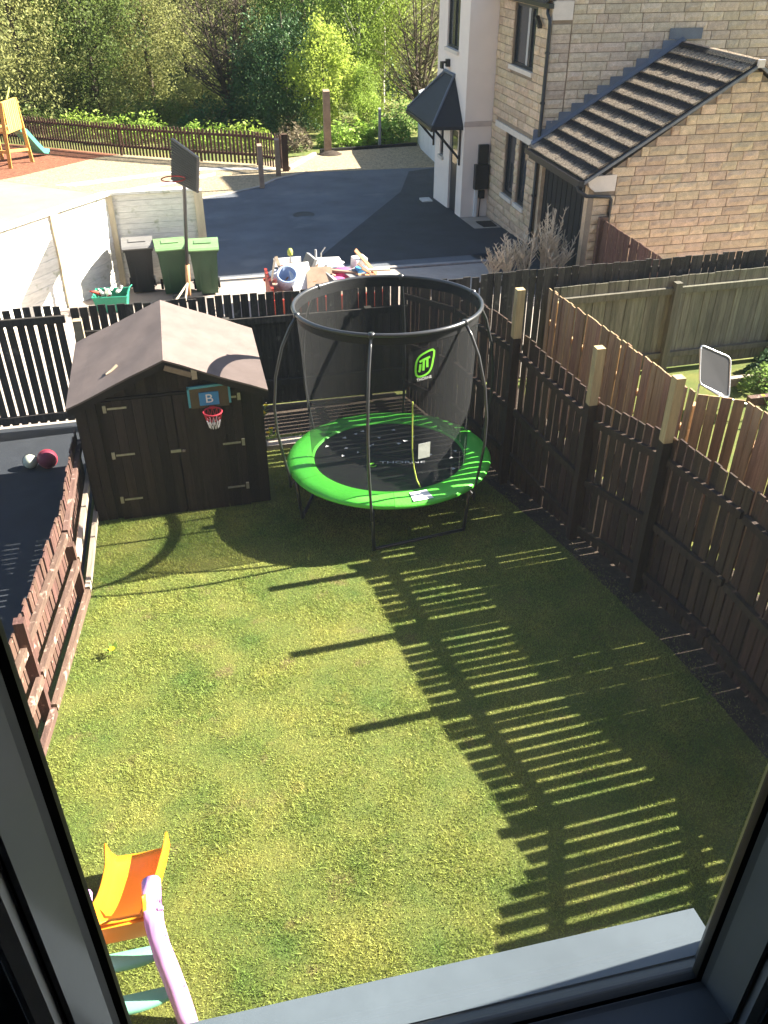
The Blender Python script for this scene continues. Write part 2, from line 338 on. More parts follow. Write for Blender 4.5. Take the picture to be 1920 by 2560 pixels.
sheet('white_path', [(-3.9, 31.5), (-3.2, 31.1), (1.0, 32.9), (3.6, 32.2), (3.7, 32.6), (.9, 33.4)], .012, 'white_paving')
sheet('white_edging', [(-2.3, 29.6), (-1.9, 29.3), (1.35, 31.7), (1.4, 32.3)], .012, 'white_paving')
sheet('bark_bed', [(-14, 32), (-5.8, 33.0), (-5.2, 33.6), (-3.4, 36.0), (-2.8, 36.8), (-2, 37.3), (-6, 41), (-14, 47)], .010, 'bark')
sheet('garage_apron', [(7.0, 15.6), (8.6, 15.6), (8.6, 19.6), (6.6, 19.6)], .004, 'dark_tarmac')
k = MB()
for (a, b) in (((.15, 18.95), (3.0, 18.95)), ((3.0, 18.95), (6.9, 18.9))):
    k.prism([(a[0], a[1], gz(a[1])-.1), (b[0], b[1], gz(b[1])-.1), (b[0], b[1]+.12, gz(b[1])-.1), (a[0], a[1]+.12, gz(a[1])-.1)], (0, 0, .14))
k.build('kerb', 'kerb_stone', kind='structure')
k = MB()
pts = [(.15, 27.6), (1.4, 28.3), (2.6, 29.2), (3.3, 30.4), (4.5, 31.4)]
for a, b in zip(pts, pts[1:]):
    d = (Vector(b)-Vector(a)).normalized(); n_ = Vector((-d.y, d.x))*.1
    k.prism([(a[0], a[1], gz(a[1])-.1), (b[0], b[1], gz(b[1])-.1), (b[0]+n_.x, b[1]+n_.y, gz(b[1])-.1), (a[0]+n_.x, a[1]+n_.y, gz(a[1])-.1)], (0, 0, .13))
k.build('drive_edging', 'kerb_stone', kind='structure')

# ------------------------------------------------------------------ grass on the lawn
def lawn_ok(x, y):
    xl = np.interp(y, [0, 4, 5.6, 7.6, 12], [-1.9, -1.78, -1.6, -1.40, -1.40]); xr = np.interp(y, [0, 4.3, 5.5, 6.5, 7.5, 9.2, 12], [4.4, 4.34, 4.24, 4.1, 3.9, 3.48, 3.0])
    ok = (x > xl) & (x < xr) & (y > 1.0) & (y < 11.9)
    ok &= ~((x > -1.45) & (x < .75) & (y > 9.12) & (y < 10.95))
    ok &= ~((y > 11.0) & (x > .7))
    return ok
def blades(n, hmin, hmax, wid, seed):
    g = np.random.default_rng(seed)
    x = g.uniform(-2, 4.3, n); y = 1+10.9*np.power(g.uniform(0, 1, n), 1.25)
    ok = lawn_ok(x, y)
    edge = np.interp(y, [0, 4.3, 5.5, 6.5, 7.5, 9.2, 12], [4.4, 4.34, 4.24, 4.1, 3.9, 3.48, 3.0])-x
    ok &= g.uniform(0, 1, n) < np.clip(edge/.45, .12, 1)
    cl = np.sin(x*5.1+1.3*np.sin(y*3.7))*np.sin(y*4.3+1.7*np.sin(x*2.9))
    ok &= g.uniform(0, 1, n) < np.clip(.80+.35*cl, .3, 1)
    x, y, cl = x[ok], y[ok], cl[ok]; n = len(x)
    h = g.uniform(hmin, hmax, n)*(1+.35*cl); a = g.uniform(0, 2*np.pi, n); wd = wid*g.uniform(.7, 1.5, n)
    ln = h*g.uniform(.3, 1.3, n); b = g.uniform(0, 2*np.pi, n); z = -S*y
    co = np.empty((n, 3, 3))
    co[:, 0] = np.c_[x-np.cos(a)*wd, y-np.sin(a)*wd, z]; co[:, 1] = np.c_[x+np.cos(a)*wd, y+np.sin(a)*wd, z]
    co[:, 2] = np.c_[x+np.cos(b)*ln, y+np.sin(b)*ln, z+h]
    return co
def tri_mesh(name, co, mt):
    n = len(co); me = bpy.data.meshes.new(name); me.vertices.add(n*3); me.loops.add(n*3); me.polygons.add(n)
    me.vertices.foreach_set('co', co.reshape(-1)); me.loops.foreach_set('vertex_index', np.arange(n*3, dtype=np.int32))
    me.polygons.foreach_set('loop_start', np.arange(0, n*3, 3, dtype=np.int32)); me.materials.append(M[mt]); me.update(); return me
co = np.concatenate([blades(760000, .009, .024, .0026, 1), blades(9000, .025, .05, .0032, 2)])
go = bpy.data.objects.new('grass', tri_mesh('grass', co, 'blade')); COL.objects.link(go)
tag(go, 'short patchy sunlit lawn grass filling the garden', 'grass', kind='stuff')

lt = []
gl_ = np.random.default_rng(9); n_l = 420; ly = gl_.uniform(1.5, 11.5, n_l); lx = np.interp(ly, [2.0, 4.25, 5.52, 6.51, 7.54, 9.23, 12], [4.45, 4.33, 4.27, 4.15, 3.92, 3.53, 2.98])-np.abs(gl_.normal(0, .22, n_l))
la_ = gl_.uniform(0, 6.28, n_l); ls_ = gl_.uniform(.006, .020, n_l); lz = -S*ly+.008+gl_.uniform(0, .012, n_l)
co = np.stack([np.c_[lx+np.cos(la_)*ls_, ly+np.sin(la_)*ls_, lz], np.c_[lx+np.cos(la_+2.2)*ls_*.7, ly+np.sin(la_+2.2)*ls_*.7, lz+.008], np.c_[lx+np.cos(la_+4)*ls_, ly+np.sin(la_+4)*ls_, lz]], 1)
ll = bpy.data.objects.new('leaf_litter', tri_mesh('leaf_litter', co, 'leaf_brown')); COL.objects.link(ll); tag(ll, 'dry leaf litter along the foot of the dark boundary fence', 'leaf litter', kind='stuff')

# ------------------------------------------------------------------ our window and room
px0, px1, pz0, pz1, PY = -.140, .480, 4.47, 5.86, .45
win = thing('window', 'dark framed bedroom window the view is seen through', 'window', ((px0+px1)/2, PY, pz0))
def loop(d, y): return [Vector((px0-d, y, pz0-d)), Vector((px1+d, y, pz0-d)), Vector((px1+d, y, pz1+d)), Vector((px0-d, y, pz1+d))]
SIDES = (0, 1, 2, 3)
def frame_ring(name, prof, mt, per_side=True):
    for i in SIDES:
        mbx = MB(); j = (i+1) % 4
        loops = [loop(d, y) for d, y in prof]; n = len(prof)
        vs = [l[i] for l in loops]+[l[j] for l in loops]
        mbx.add(vs, [(q, (q+1) % n, n+(q+1) % n, n+q) for q in range(n)]+[tuple(range(n)), tuple(range(n, 2*n))[::-1]])
        mbx.build(name, mt, win)
frame_ring('gasket', [(-.001, .452), (-.001, .442), (.005, .440), (.005, .452)], 'gasket')
frame_ring('glazing_bead', [(.005, .452), (.005, .439), (.009, .434), (.024, .398), (.028, .397), (.028, .452)], 'bead')
frame_ring('bead_groove', [(.028, .452), (.028, .402), (.032, .402), (.032, .452)], 'gasket')
frame_ring('sash_edge', [(.032, .452), (.032, .397), (.035, .390), (.046, .386), (.050, .386), (.050, .452)], 'frame_edge')
frame_ring('frame_member', [(.050, .49), (.050, .384), (.100, .382), (.102, .378), (.19, .378), (.19, .49)], 'frame_inner')
MB().bb(px0-.01, px1+.01, .446, .450, pz0-.01, pz1+.01).build('pane', 'pane', win)
frame_ring('outer_bead', [(.014, .462), (.014, .453), (.045, .453), (.045, .475), (.02, .475)], 'upvc_dark')
s = MB().prism([(-.75, .476, 4.452), (.534, .476, 4.452), (.534, .536, 4.444), (-.75, .536, 4.444)], (0, 0, -.03)).build('sill', 'sill', win)
fa = MB()
fa.bb(-8, px0-.19, .40, .50, -.1, 9).bb(px1+.19, 8, .40, .50, -.1, 9).bb(px0-.19, px1+.19, .40, .50, -.1, pz0-.19).bb(px0-.19, px1+.19, .40, .50, pz1+.19, 9)
fa.build('wall_front', 'facade_brick', kind='structure')
MB().bb(-2.5, 2.5, -3.5, .399, 3.30, 3.4).build('floor', 'room_paint', kind='structure')
MB().bb(-2.5, 2.5, -3.5, .399, 6.1, 6.2).build('ceiling', 'room_paint', kind='structure')
MB().bb(-2.6, -2.5, -3.5, .399, 3.4, 6.1).build('wall_left', 'room_paint', kind='structure')
MB().bb(2.5, 2.6, -3.5, .399, 3.4, 6.1).build('wall_right', 'room_paint', kind='structure')
MB().bb(-2.6, 2.6, -3.6, -3.5, 3.4, 6.1).build('wall_back', 'room_paint', kind='structure')

# ------------------------------------------------------------------ fences
UNIT = {}
def unit(mt):                   # a plank: width x, thickness y, height z from 0 to 1
    if mt not in UNIT: UNIT[mt] = MB().bb(-.5, .5, -.5, .5, 0, 1).mesh('slat', mt)
    return UNIT[mt]
def pointed(mt):
    k = 'p'+mt
    if k not in UNIT:
        a = [(-.5, -.5, 0), (.5, -.5, 0), (.5, -.5, .96), (0, -.5, 1), (-.5, -.5, .96)]
        UNIT[k] = MB().prism(a[::-1], (0, 1, 0)).mesh('picket', mt)
    return UNIT[k]
def rail(parent, a, b, hgt, thick, mt, name='rail'):
    a, b = Vector(a), Vector(b); d = (b-a); n_ = Vector((-d.y, d.x, 0)).normalized()*thick/2; u = Vector((0, 0, hgt/2))
    return MB().hexa([a-n_-u, a+n_-u, a+n_+u, a-n_+u], [b-n_-u, b+n_-u, b+n_+u, b-n_+u]).build(name, mt, parent)
def slats(parent, a, b, top, pitch, wid, mt, thick=.016, bot=.04, jit=.006, name='slat', me=None, lean=.012, skip=0.):
    a, b = Vector((*a, 0)), Vector((*b, 0)); d = b-a; n = int(d.length/pitch); ang = math.atan2(d.y, d.x)
    for i in range(n):
        if random.random() < skip: continue
        p = a+d*((i+.5)/n); g = gz(p.y)+bot; t = top(p) if callable(top) else gz(p.y)+top
        t += random.uniform(-jit, jit)
        o = piece(name, me or unit(mt), (p.x, p.y, g), parent, ang, (wid*random.uniform(.94, 1.03), thick, t-g))
        o.rotation_euler = (random.uniform(-lean, lean), random.uniform(-lean, lean)*.5, ang)
def post(parent, x, y, z0, z1, wd, mt, name='post', ang=0): return MB().box((x, y, (z0+z1)/2), (wd, wd, z1-z0), rz(ang)).build(name, mt, parent)

# right boundary fence: dark stained towards us, raked tops
FX = lambda y: float(np.interp(y, [2.0, 4.25, 5.52, 6.51, 7.54, 9.23, 12], [4.52, 4.40, 4.34, 4.22, 3.99, 3.60, 3.02]))
TOPZ = lambda y: float(np.interp(y, [2.0, 3.2, 3.6, 4.4, 5.12, 6.31, 7.40, 7.44, 9.3, 10.6, 11.0, 12], [2.1, 1.85, 1.52, 1.50, 1.55, 1.47, 1.29, 1.31, 1.54, 1.48, 1.38, 1.15]))
rf = thing('boundary_fence', 'dark stained slatted fence with bare post tops along right side of lawn', 'fence', (3.9, 7, gz(7)))
yy = 11.85
while yy > 1.9:
    y1 = yy-.118; x = FX(yy-.059)
    dx = FX(y1)-FX(yy); ang = math.atan2(-.118, dx); g = gz(yy)+.03
    o = piece('slat', unit('dark_fence'), (x+.03, yy-.059, g), rf, ang, (.098*random.uniform(.96, 1.03), .018, TOPZ(yy-.059)+random.uniform(-.006, .006)-g))
    o.rotation_euler = (random.uniform(-.01, .01), random.uniform(-.006, .006), ang)
    yy = y1
PY0 = [11.9, 10.4, 8.92, 7.49, 6.38, 5.27, 3.9, 2.7, 1.9]
for a, b in zip(PY0, PY0[1:]):
    for dz in (-.26, -1.0, -1.62):
        rail(rf, (FX(a)-.005, a-.02, TOPZ(a)+dz), (FX(b)-.005, b+.02, TOPZ(b)+dz), .075, .045, 'dark_post')
for y, zt in ((10.4, 1.0), (8.92, 2.03), (7.49, 1.91), (6.38, 2.08), (3.9, 1.50), (2.7, 2.0)):
    low = TOPZ(y)-.04 if zt > TOPZ(y)+.1 else zt
    post(rf, FX(y)-.055, y, gz(y)-.1, low, .095, 'dark_post')
    if low < zt: post(rf, FX(y)-.055, y, low, zt, .093, 'pale_post', 'post_top')

post(rf, FX(5.27)+.22, 5.27, gz(5.27)-.1, 1.55, .095, 'dark_post'); post(rf, FX(5.27)+.22, 5.27, 1.55, 2.18, .093, 'pale_post', 'post_top')
# natural fence on the far side of the alley
nf = thing('alley_fence', 'unstained brown slatted fence behind the dark boundary fence', 'fence', (4.76, 9, gz(9)))
h2 = lambda p: gz(p.y)+float(np.interp(p.y, [3, 4.0, 4.9, 5.7, 7.2], [1.44, 1.50, 1.72, 1.84, 1.86]))
slats(nf, (4.86, 10.9), (4.92, 7.2), lambda p: gz(p.y)+1.89, .104, .099, 'natural_fence', bot=.05, jit=.006)
slats(nf, (4.95, 7.16), (5.36, 6.95), h2, .104, .105, 'natural_fence', bot=.05, jit=.006)
slats(nf, (5.37, 6.9), (5.43, 3.0), h2, .112, .1135, 'natural_fence', bot=.05, jit=.008)
for h in (.3, 1.4):
    rail(nf, (4.905, 10.9, gz(10.9)+h), (4.965, 7.2, gz(7.2)+h), .07, .04, 'natural_fence')
    rail(nf, (5.415, 6.9, gz(6.9)+h), (5.475, 3.0, gz(3)+min(h, 1.2)), .07, .04, 'natural_fence')
for y in (10.8, 9.0, 7.25): post(nf, 4.985, y, gz(y)-.1, gz(y)+1.72, .09, 'natural_fence')
for y in (6.85, 5.3, 4.0): post(nf, 5.50, y, gz(y)-.1, gz(y)+1.4, .09, 'natural_fence')

# fence across the bottom of our garden
bf = thing('back_fence', 'weathered near black slatted fence behind the shed and trampoline', 'fence', (1.2, 12, gz(12)))
slats(bf, (-1.62, 12.04), (4.20, 12.0), 1.80, .120, .109, 'back_fence', bot=.06, jit=.012, skip=.0)
slats(bf, (.78, 12.085), (4.14, 12.045), 1.40, .120, .112, 'back_fence', bot=.06, jit=.01)
for a, b in ((-1.6, .45), (.45, 2.5), (2.5, 4.2)):
    rail(bf, (a, 11.99, gz(12)+1.42), (b, 11.97, gz(12)+1.42), .095, .05, 'back_fence')
    rail(bf, (a, 11.99, gz(12)+.42), (b, 11.97, gz(12)+.42), .09, .05, 'back_fence')
for x in (.45, 2.5): post(bf, x, 11.94, gz(12)-.1, gz(12)+1.5, .1, 'back_fence')
cp = thing('corner_post', 'pale timber post stub at the fence corner left of the shed', 'post', (-1.55, 11.88, gz(11.88)))
post(cp, -1.55, 11.88, gz(11.88)-.1, .74, .10, 'mossy_fence', 'post_foot'); post(cp, -1.53, 11.85, .62, .96, .115, 'pale_timber', 'post_head')
# left neighbour's part
lf2 = thing('neighbour_back_fence', 'dark slatted fence with wide sunlit gaps left of the shed', 'fence', (-2.6, 12.05, gz(12)))
slats(lf2, (-6.5, 12.1), (-1.72, 12.06), lambda p: 1.10, .128, .098, 'back_fence', bot=.10, jit=.02)
rail(lf2, (-6.5, 12.04, .93), (-1.7, 12.0, .93), .10, .05, 'back_fence'); rail(lf2, (-6.5, 12.04, -.52), (-1.7, 12.0, -.52), .10, .05, 'back_fence')
for x in (-5.6, -3.6): post(lf2, x, 11.97, gz(12)-.1, 1.0, .1, 'back_fence')
# right neighbour's part: tall dark boards behind, mossy boards with a rail in front
rb = thing('far_board_fence', 'tall dark board fence in front of the garage wall', 'fence', (7.5, 12.12, gz(12)))
slats(rb, (4.24, 12.06), (12.5, 12.30), lambda p: 1.08, .112, .105, 'back_fence', bot=.05, jit=.01)
for z in (.9, -.2): rail(rb, (4.24, 12.115, z), (12.5, 12.355, z), .09, .04, 'back_fence')
mf = thing('mossy_fence', 'mossy grey board fence with a sunlit rail behind the garden chair', 'fence', (8, 11.88, gz(12)))
slats(mf, (5.36, 11.9), (12.4, 12.06), lambda p: .84+(p.x-5.4)*.008, .112, .108, 'mossy_fence', bot=.03, jit=.006, lean=.006)
rail(mf, (5.36, 11.86, .625), (7.40, 11.90, .64), .10, .06, 'mossy_fence'); rail(mf, (7.40, 11.90, .64), (12.4, 12.01, .66), .10, .06, 'mossy_fence')
rail(mf, (5.36, 11.86, -.45), (12.4, 12.01, -.45), .09, .05, 'mossy_fence')
for x in (7.42, 9.4, 11.4): post(mf, x, 11.83+(x-5.36)*.02, gz(12)-.1, .78, .11, 'mossy_fence')

# left picket fence beside the lawn
LP = [(-1.42, 9.75), (-1.42, 7.60), (-1.60, 5.85), (-1.80, 4.1), (-1.95, 2.4)]
lf = thing('picket_fence', 'red brown picket fence with three rails along left side of lawn', 'fence', (-1.6, 6, gz(6)))
for i, (a, b) in enumerate(zip(LP, LP[1:])):
    slats(lf, (a[0]-.12, a[1]), (b[0]-.12, b[1]), 1.06 if i else 1.02, .100, .082, 'red_fence', bot=.05, jit=.012)
    for h, mt in ((.84, 'red_rail'), (.50, 'bleached_rail' if i == 0 else 'red_rail'), (.10, 'bleached_rail' if i == 0 else 'red_rail')):
        off = {.84: -.085, .50: -.035, .10: -.005}[h]
        rail(lf, (a[0]+off, a[1]-.02, gz(a[1])+h), (b[0]+off, b[1]+.02, gz(b[1])+h), .085, .05, mt)
for (x, y), h in zip(LP[1:], (.72, 1.14, 1.14, 1.14)): post(lf, x-.075, y, gz(y)-.1, gz(y)+h, .085, 'red_fence')

# ------------------------------------------------------------------ shed
sh = thing('garden_shed', 'dark stained wooden garden shed with brown felt roof and double doors', 'shed', (-.40, 9.8, gz(9.8)))
sx0, sx1, sy0, sy1, sb, se, sa = -1.41, .66, 9.18, 10.80, -.60, 1.02, 1.46
smx = (sx0+sx1)/2
MB().bb(sx0, sx1, sy0+.05, sy1, sb-.12, sb+.06).build('base', 'shed_trim', sh)
def roofz(x): return se+(sa-se)*(1-abs(x-smx)/((sx1-sx0)/2))
MB().prism([(sx0+.02, sy0+.03, sb), (sx1-.02, sy0+.03, sb), (sx1-.02, sy0+.03, se), (smx, sy0+.03, sa), (sx0+.02, sy0+.03, se)], (0, sy1-sy0-.05, 0)).build('shell', 'shed_wood', sh)
dl, dr, dt, dm = -1.12, .43, 1.02, -.345
x = sx0
while x < sx1-.01:                                  # front boards
    x1 = min(x+.115, sx1); mid = (x+x1)/2; top = roofz(mid)-.01
    z0 = sb if (x1 < dl+.02 or x > dr-.02) else dt+.01
    piece('board', unit('shed_wood'), (mid, sy0+.02, z0), sh, 0, (x1-x-.006, .018, top-z0)); x = x1
for side, xx in ((-1, sx0), (1, sx1)):
    y = sy0+.02
    while y < sy1-.02:
        y1 = min(y+.115, sy1); piece('board', unit('shed_wood'), (xx, (y+y1)/2, sb), sh, math.pi/2, (y1-y-.006, .018, se-sb)); y = y1
for a, b, lab in ((dl, dm, 'left door of the shed'), (dm, dr, 'right door of the shed')):
    dp = MB().bb(a+.006, b-.006, sy0+.000, sy0+.012, sb+.02, dt).build('door', 'shed_wood', sh, label=lab)
    n = 7; wdt = (b-a-.012)/n
    for i in range(n): 
        o = bpy.data.objects.new('door_board', unit('shed_wood')); COL.objects.link(o); o.parent = dp
        o.location = Vector((a+.006+(i+.5)*wdt, sy0-.008, sb+.022))-ORG[sh.name]; o.scale = (wdt-.006, .016, dt-sb-.024)
    for z in (.93, .33, -.28):
        hx = a+.06 if a == dl else b-.06; dirx = 1 if a == dl else -1
        h = MB().bb(min(hx, hx+dirx*.21), max(hx, hx+dirx*.21), sy0-.024, sy0-.018, z-.012, z+.012).bb(hx-.018-dirx*.03, hx+.018-dirx*.03, sy0-.026, sy0-.016, z-.045, z+.045)
        h.build('hinge', 'galv', dp)
MB().bb(dm-.10, dm+.02, sy0-.03, sy0-.018, .29, .325).build('bolt', 'galv', sh)
MB().lathe([(.001, -.02), (.02, -.015), (.022, .005), (.001, .012)], (dm+.05, sy0-.03, .31), 10).build('door_knob', 'pale_timber', sh, True)
MB().bb(dl, dr, sy0-.012, sy0+.02, dt+.004, dt+.03).build('door_head', 'shed_trim', sh)
MB().bb(sx0, sx1, sy0-.03, sy0+.0, sb-.05, sb+.015).build('threshold', 'pale_timber', sh)
rp = []
for side in (-1, 1):
    ex = smx+side*((sx1-sx0)/2+.07); ez = se-.035
    a = [(smx, sy0-.13, sa+.045), (ex, sy0-.13, ez+.045), (ex, sy1+.08, ez+.045), (smx, sy1+.08, sa+.045)]
    if side > 0: a = a[::-1]
    nr = MB()
    N = 6; g1 = []                                   # felt with a little sag and wrinkle
    for i in range(N+1):
        for j in range(9):
            u, v = i/N, j/8; xx = smx+(ex-smx)*u; yv = sy0-.13+(sy1-sy0+.21)*v
            zz = sa+.045+(ez-sa)*u+(.006*math.sin(9*v+7*u+side)-.008*math.sin(math.pi*u)*math.sin(math.pi*v) if 0 < i < N else 0)
            g1.append((xx, yv, zz))
    nr.v = g1+[(p[0], p[1], p[2]-.022) for p in g1]; K = (N+1)*9
    for i in range(N):
        for j in range(8):
            q = (i*9+j, (i+1)*9+j, (i+1)*9+j+1, i*9+j+1); q = q if side > 0 else q[::-1]
            nr.f += [q, tuple(t+K for t in q[::-1])]
    bd = [i*9 for i in range(N+1)]+[N*9+j for j in range(1, 9)]+[i*9+8 for i in range(N-1, -1, -1)]+[j for j in range(7, 0, -1)]
    for p, q in zip(bd, bd[1:]+bd[:1]): nr.f.append((p, q, q+K, p+K))
    nr.build('roof_felt', 'felt', sh)
    # barge board under the front edge
    b0, b1 = Vector((smx, sy0-.10, sa-.005)), Vector((ex-side*.01, sy0-.10, ez-.005))
    MB().hexa([b0+Vector((0, -.01, -.06)), b0+Vector((0, .01, -.06)), b0+Vector((0, .01, .025)), b0+Vector((0, -.01, .025))], [b1+Vector((0, -.01, -.06)), b1+Vector((0, .01, -.06)), b1+Vector((0, .01, .025)), b1+Vector((0, -.01, .025))]).build('barge_board', 'shed_trim', sh)
MB().box((smx+.14, sy0-.115, sa-.11), (.30, .02, .06), (Vector((.92, 0, -.38)).normalized(), AX[1], Vector((.38, 0, .92)).normalized())).build('loose_trim', 'board_brown', sh)
MB().box((smx+.31, sy0-.118, sa-.16), (.06, .02, .12)).build('broken_trim_end', 'pale_timber', sh)
solo(MB().tube([(-1.03, 9.42, roofz(-1.03)+.05), (-.97, 9.46, roofz(-.97)+.045), (-.9, 9.5, roofz(-.9)+.06)], [.008, .014, .018], 6), 'stick', 'pale_timber', 'small pale stick lying on the shed roof', 'stick', (-.97, 9.46, roofz(-.97)+.04))

# toy basketball hoop hung on the right shed door
hp = thing('toy_hoop', 'small blue and turquoise basketball hoop hung on the shed door', 'basketball hoop', (.07, 9.14, .88))
yh = sy0-.045
for a in ((-.17, -.145, .86, 1.11), (.285, .31, .88, 1.13)): MB().bb(a[0], a[1], yh-.012, yh+.012, a[2], a[3]).build('frame_bar', 'hoop_cyan', hp)
MB().hexa([(-.17, yh-.012, 1.085), (-.17, yh+.012, 1.085), (-.17, yh+.012, 1.112), (-.17, yh-.012, 1.112)], [(.31, yh-.012, 1.105), (.31, yh+.012, 1.105), (.31, yh+.012, 1.132), (.31, yh-.012, 1.132)]).build('frame_bar', 'hoop_cyan', hp)
MB().bb(-.145, .285, yh+.0, yh+.008, .84, 1.10).build('clear_board', 'hoop_clear', hp)
pn = MB().bb(-.045, .175, yh-.014, yh-.001, .875, 1.035).build('panel', 'hoop_blue', hp)
me = text_mesh('B', .15, 'white_print'); o = bpy.data.objects.new('lettering', me); COL.objects.link(o); o.parent = pn
o.location = Vector((.065, yh-.018, .955))-ORG[hp.name]; o.rotation_euler = (R(90), 0, 0); o.scale = (1.15, 1, 1)
MB().ring((.085, yh-.125, .845), .105, .009, 24, 6).build('rim', 'net_red', hp)
MB().bb(.055, .115, yh-.03, yh-.002, .83, .86).build('bracket', 'net_red', hp)
for z0, z1, r0, r1, mt, nm in ((.845, .75, .105, .08, 'net_red', 'net_upper'), (.75, .65, .08, .055, 'net_white', 'net_lower')):
    n_ = MB()
    for i in range(12):
        for q in (-1, 1):
            a, b = i*math.pi/6, (i+q*.5)*math.pi/6
            n_.tube([(.085+r0*math.cos(a), yh-.125+r0*math.sin(a), z0), (.085+r1*math.cos(b), yh-.125+r1*math.sin(b), z1)], .005, 4)
    n_.build(nm, mt, hp)

# ------------------------------------------------------------------ trampoline (stands on the slope, so tilted with it)
tr = thing('trampoline', 'round trampoline with bright green pad, black net and curved poles', 'trampoline', (2.10, 8.82, gz(8.82)), rot=(-S, 0, 0))
MB().lathe([(.0, .628), (.93, .628), (.93, .634), (.0, .636)], n=64, cap=False).build('jump_mat', 'tramp_black', tr, local=True)
MB().ring((0, 0, .60), 1.17, .022, 64, 8).build('frame_ring', 'tube_black', tr, True, local=True)
n_seg = 6
for i in range(n_seg):
    pm = MB(); a0 = 2*math.pi*i/n_seg+.35; prof = [(.90, .636), (.915, .655), (1.0, .668), (1.12, .668), (1.20, .655), (1.225, .625), (1.215, .600)]; n = 12; kk = len(prof)
    for j in range(n+1):
        a = a0+2*math.pi/n_seg*(j/n)*.997; wv = .004*math.sin(a*17)
        for r_, z_ in prof: pm.v.append((r_*math.cos(a), r_*math.sin(a), z_+wv*(1 if .95 < r_ < 1.21 else 0)))
    pm.f = [(j*kk+q, (j+1)*kk+q, (j+1)*kk+q+1, j*kk+q+1) for j in range(n) for q in range(kk-1)]
    pm.build('safety_pad', 'pad_green', tr, True, local=True)
PA = [R(-112+60*i) for i in range(6)]
for a in PA:
    c, s_ = math.cos(a), math.sin(a)
    MB().tube([(r_*c, r_*s_, z_) for r_, z_ in ((1.12, 0), (1.15, .3), (1.17, .60))], .021, 8).build('leg', 'tube_black', tr, True, local=True)
    prof = [(1.235, .46), (1.245, .62), (1.30, .9), (1.345, 1.2), (1.355, 1.5), (1.315, 1.85), (1.22, 2.18), (1.12, 2.38), (1.035, 2.50)]
    MB().tube([(r_*c, r_*s_, z_) for r_, z_ in prof], .0165, 8).build('pole', 'tube_black', tr, True, local=True)
    MB().tube([(1.035*c, 1.035*s_, 2.485), (1.035*c, 1.035*s_, 2.535)], .034, 8).build('pole_cap', 'tube_black', tr, True, local=True)
    MB().tube([(1.235*c, 1.235*s_, .50), (1.17*c, 1.17*s_, .56)], .02, 6).build('bracket', 'tube_black', tr, local=True)
for i in range(6):                                    # ground rails joining pairs of legs
    if i % 2 == 0:
        a, b = PA[i], PA[(i+1) % 6]
        MB().tube([(1.12*math.cos(a), 1.12*math.sin(a), .015), (1.12*math.cos(b), 1.12*math.sin(b), .015)], .02, 8).build('foot_rail', 'tube_black', tr, True, local=True)
MB().ring((0, 0, 2.51), 1.035, .023, 72, 8).build('top_ring', 'tube_black', tr, True, local=True)
def netr(z, a): 
    t = (z-.64)/(2.50-.64); return .925+.085*t-.02*math.sin(math.pi*t)*(.6+.4*math.sin(a*6+1))
nb = MB(); zs = np.linspace(.64, 2.505, 14); n = 72
for z in zs:
    for i in range(n):
        a = 2*math.pi*i/n; r_ = netr(z, a); nb.v.append((r_*math.cos(a), r_*math.sin(a), z))
nb.f = [(j*n+i, j*n+(i+1) % n, (j+1)*n+(i+1) % n, (j+1)*n+i) for j in range(len(zs)-1) for i in range(n)]
nb.build('net', 'net', tr, True, local=True)
nb = MB()
for z0, z1 in ((2.40, 2.505),):
    for z in (z0, z1):
        for i in range(n): a = 2*math.pi*i/n; r_ = netr(z, a)+.004; nb.v.append((r_*math.cos(a), r_*math.sin(a), z))
    nb.f = [(i, (i+1) % n, n+(i+1) % n, n+i) for i in range(n)]
nb.build('net_band', 'tramp_black', tr, True, local=True)
def on_net(pts, ang, zc, off, roll=0):                # flat outline wrapped on the net
    out = []
    for u, v in pts:
        uu = u*math.cos(roll)-v*math.sin(roll); vv = u*math.sin(roll)+v*math.cos(roll)
        a = ang+uu/1.0; r_ = netr(zc+vv, a)+off; out.append((r_*math.cos(a), r_*math.sin(a), zc+vv))
    return out
LA = R(-81)
def band_poly(pts, wdt, name, mt, off, parent=tr, closed=True):
    pts = [Vector((*p, 0)) for p in pts]; k_ = len(pts); inner, outer = [], []
    for i, p in enumerate(pts):
        t = (pts[(i+1) % k_]-pts[i-1]) if closed else (pts[min(i+1, k_-1)]-pts[max(i-1, 0)])
        t.normalize(); n_ = Vector((-t.y, t.x, 0))*wdt/2; inner.append((p+n_)[:2]); outer.append((p-n_)[:2])
    b = MB(); vs = on_net(inner, LA, 2.16, off)+on_net(outer, LA, 2.16, off); K = k_; rngk = range(k_ if closed else k_-1)
    b.add(vs, [(i, (i+1) % K, K+(i+1) % K, K+i) for i in rngk])
    b.build(name, mt, parent, local=True)
bp = on_net([(-.17, -.19), (.17, -.19), (.17, .16), (-.17, .16)], LA, 2.16, .006)
MB().add(bp, [(0, 1, 2, 3)]).build('logo_patch', 'tramp_black', tr, local=True)
leaf = []
for i in range(24):
    t = i/24*2*math.pi; rr_ = .118*(1+.0*math.cos(t)); u = rr_*math.cos(t)*.78; v = rr_*math.sin(t)
    k1 = max(0, math.cos(t-R(52)))**6; k2 = max(0, math.cos(t-R(232)))**6
    u += .045*k1-.022*k2; v += .050*k1-.025*k2; leaf.append((u, v))
band_poly(leaf, .022, 'logo_outline', 'logo_green', .010)
for st in ([(-.055, .035), (-.01, .055), (.062, .075)], [(-.045, .01), (-.048, -.055)], [(-.048, -.055), (-.06, -.075)], [(-.008, .045), (-.010, -.065)], [(.030, .062), (.034, -.035)]):
    band_poly(st, .026, 'logo_stroke', 'logo_green', .012, closed=False)
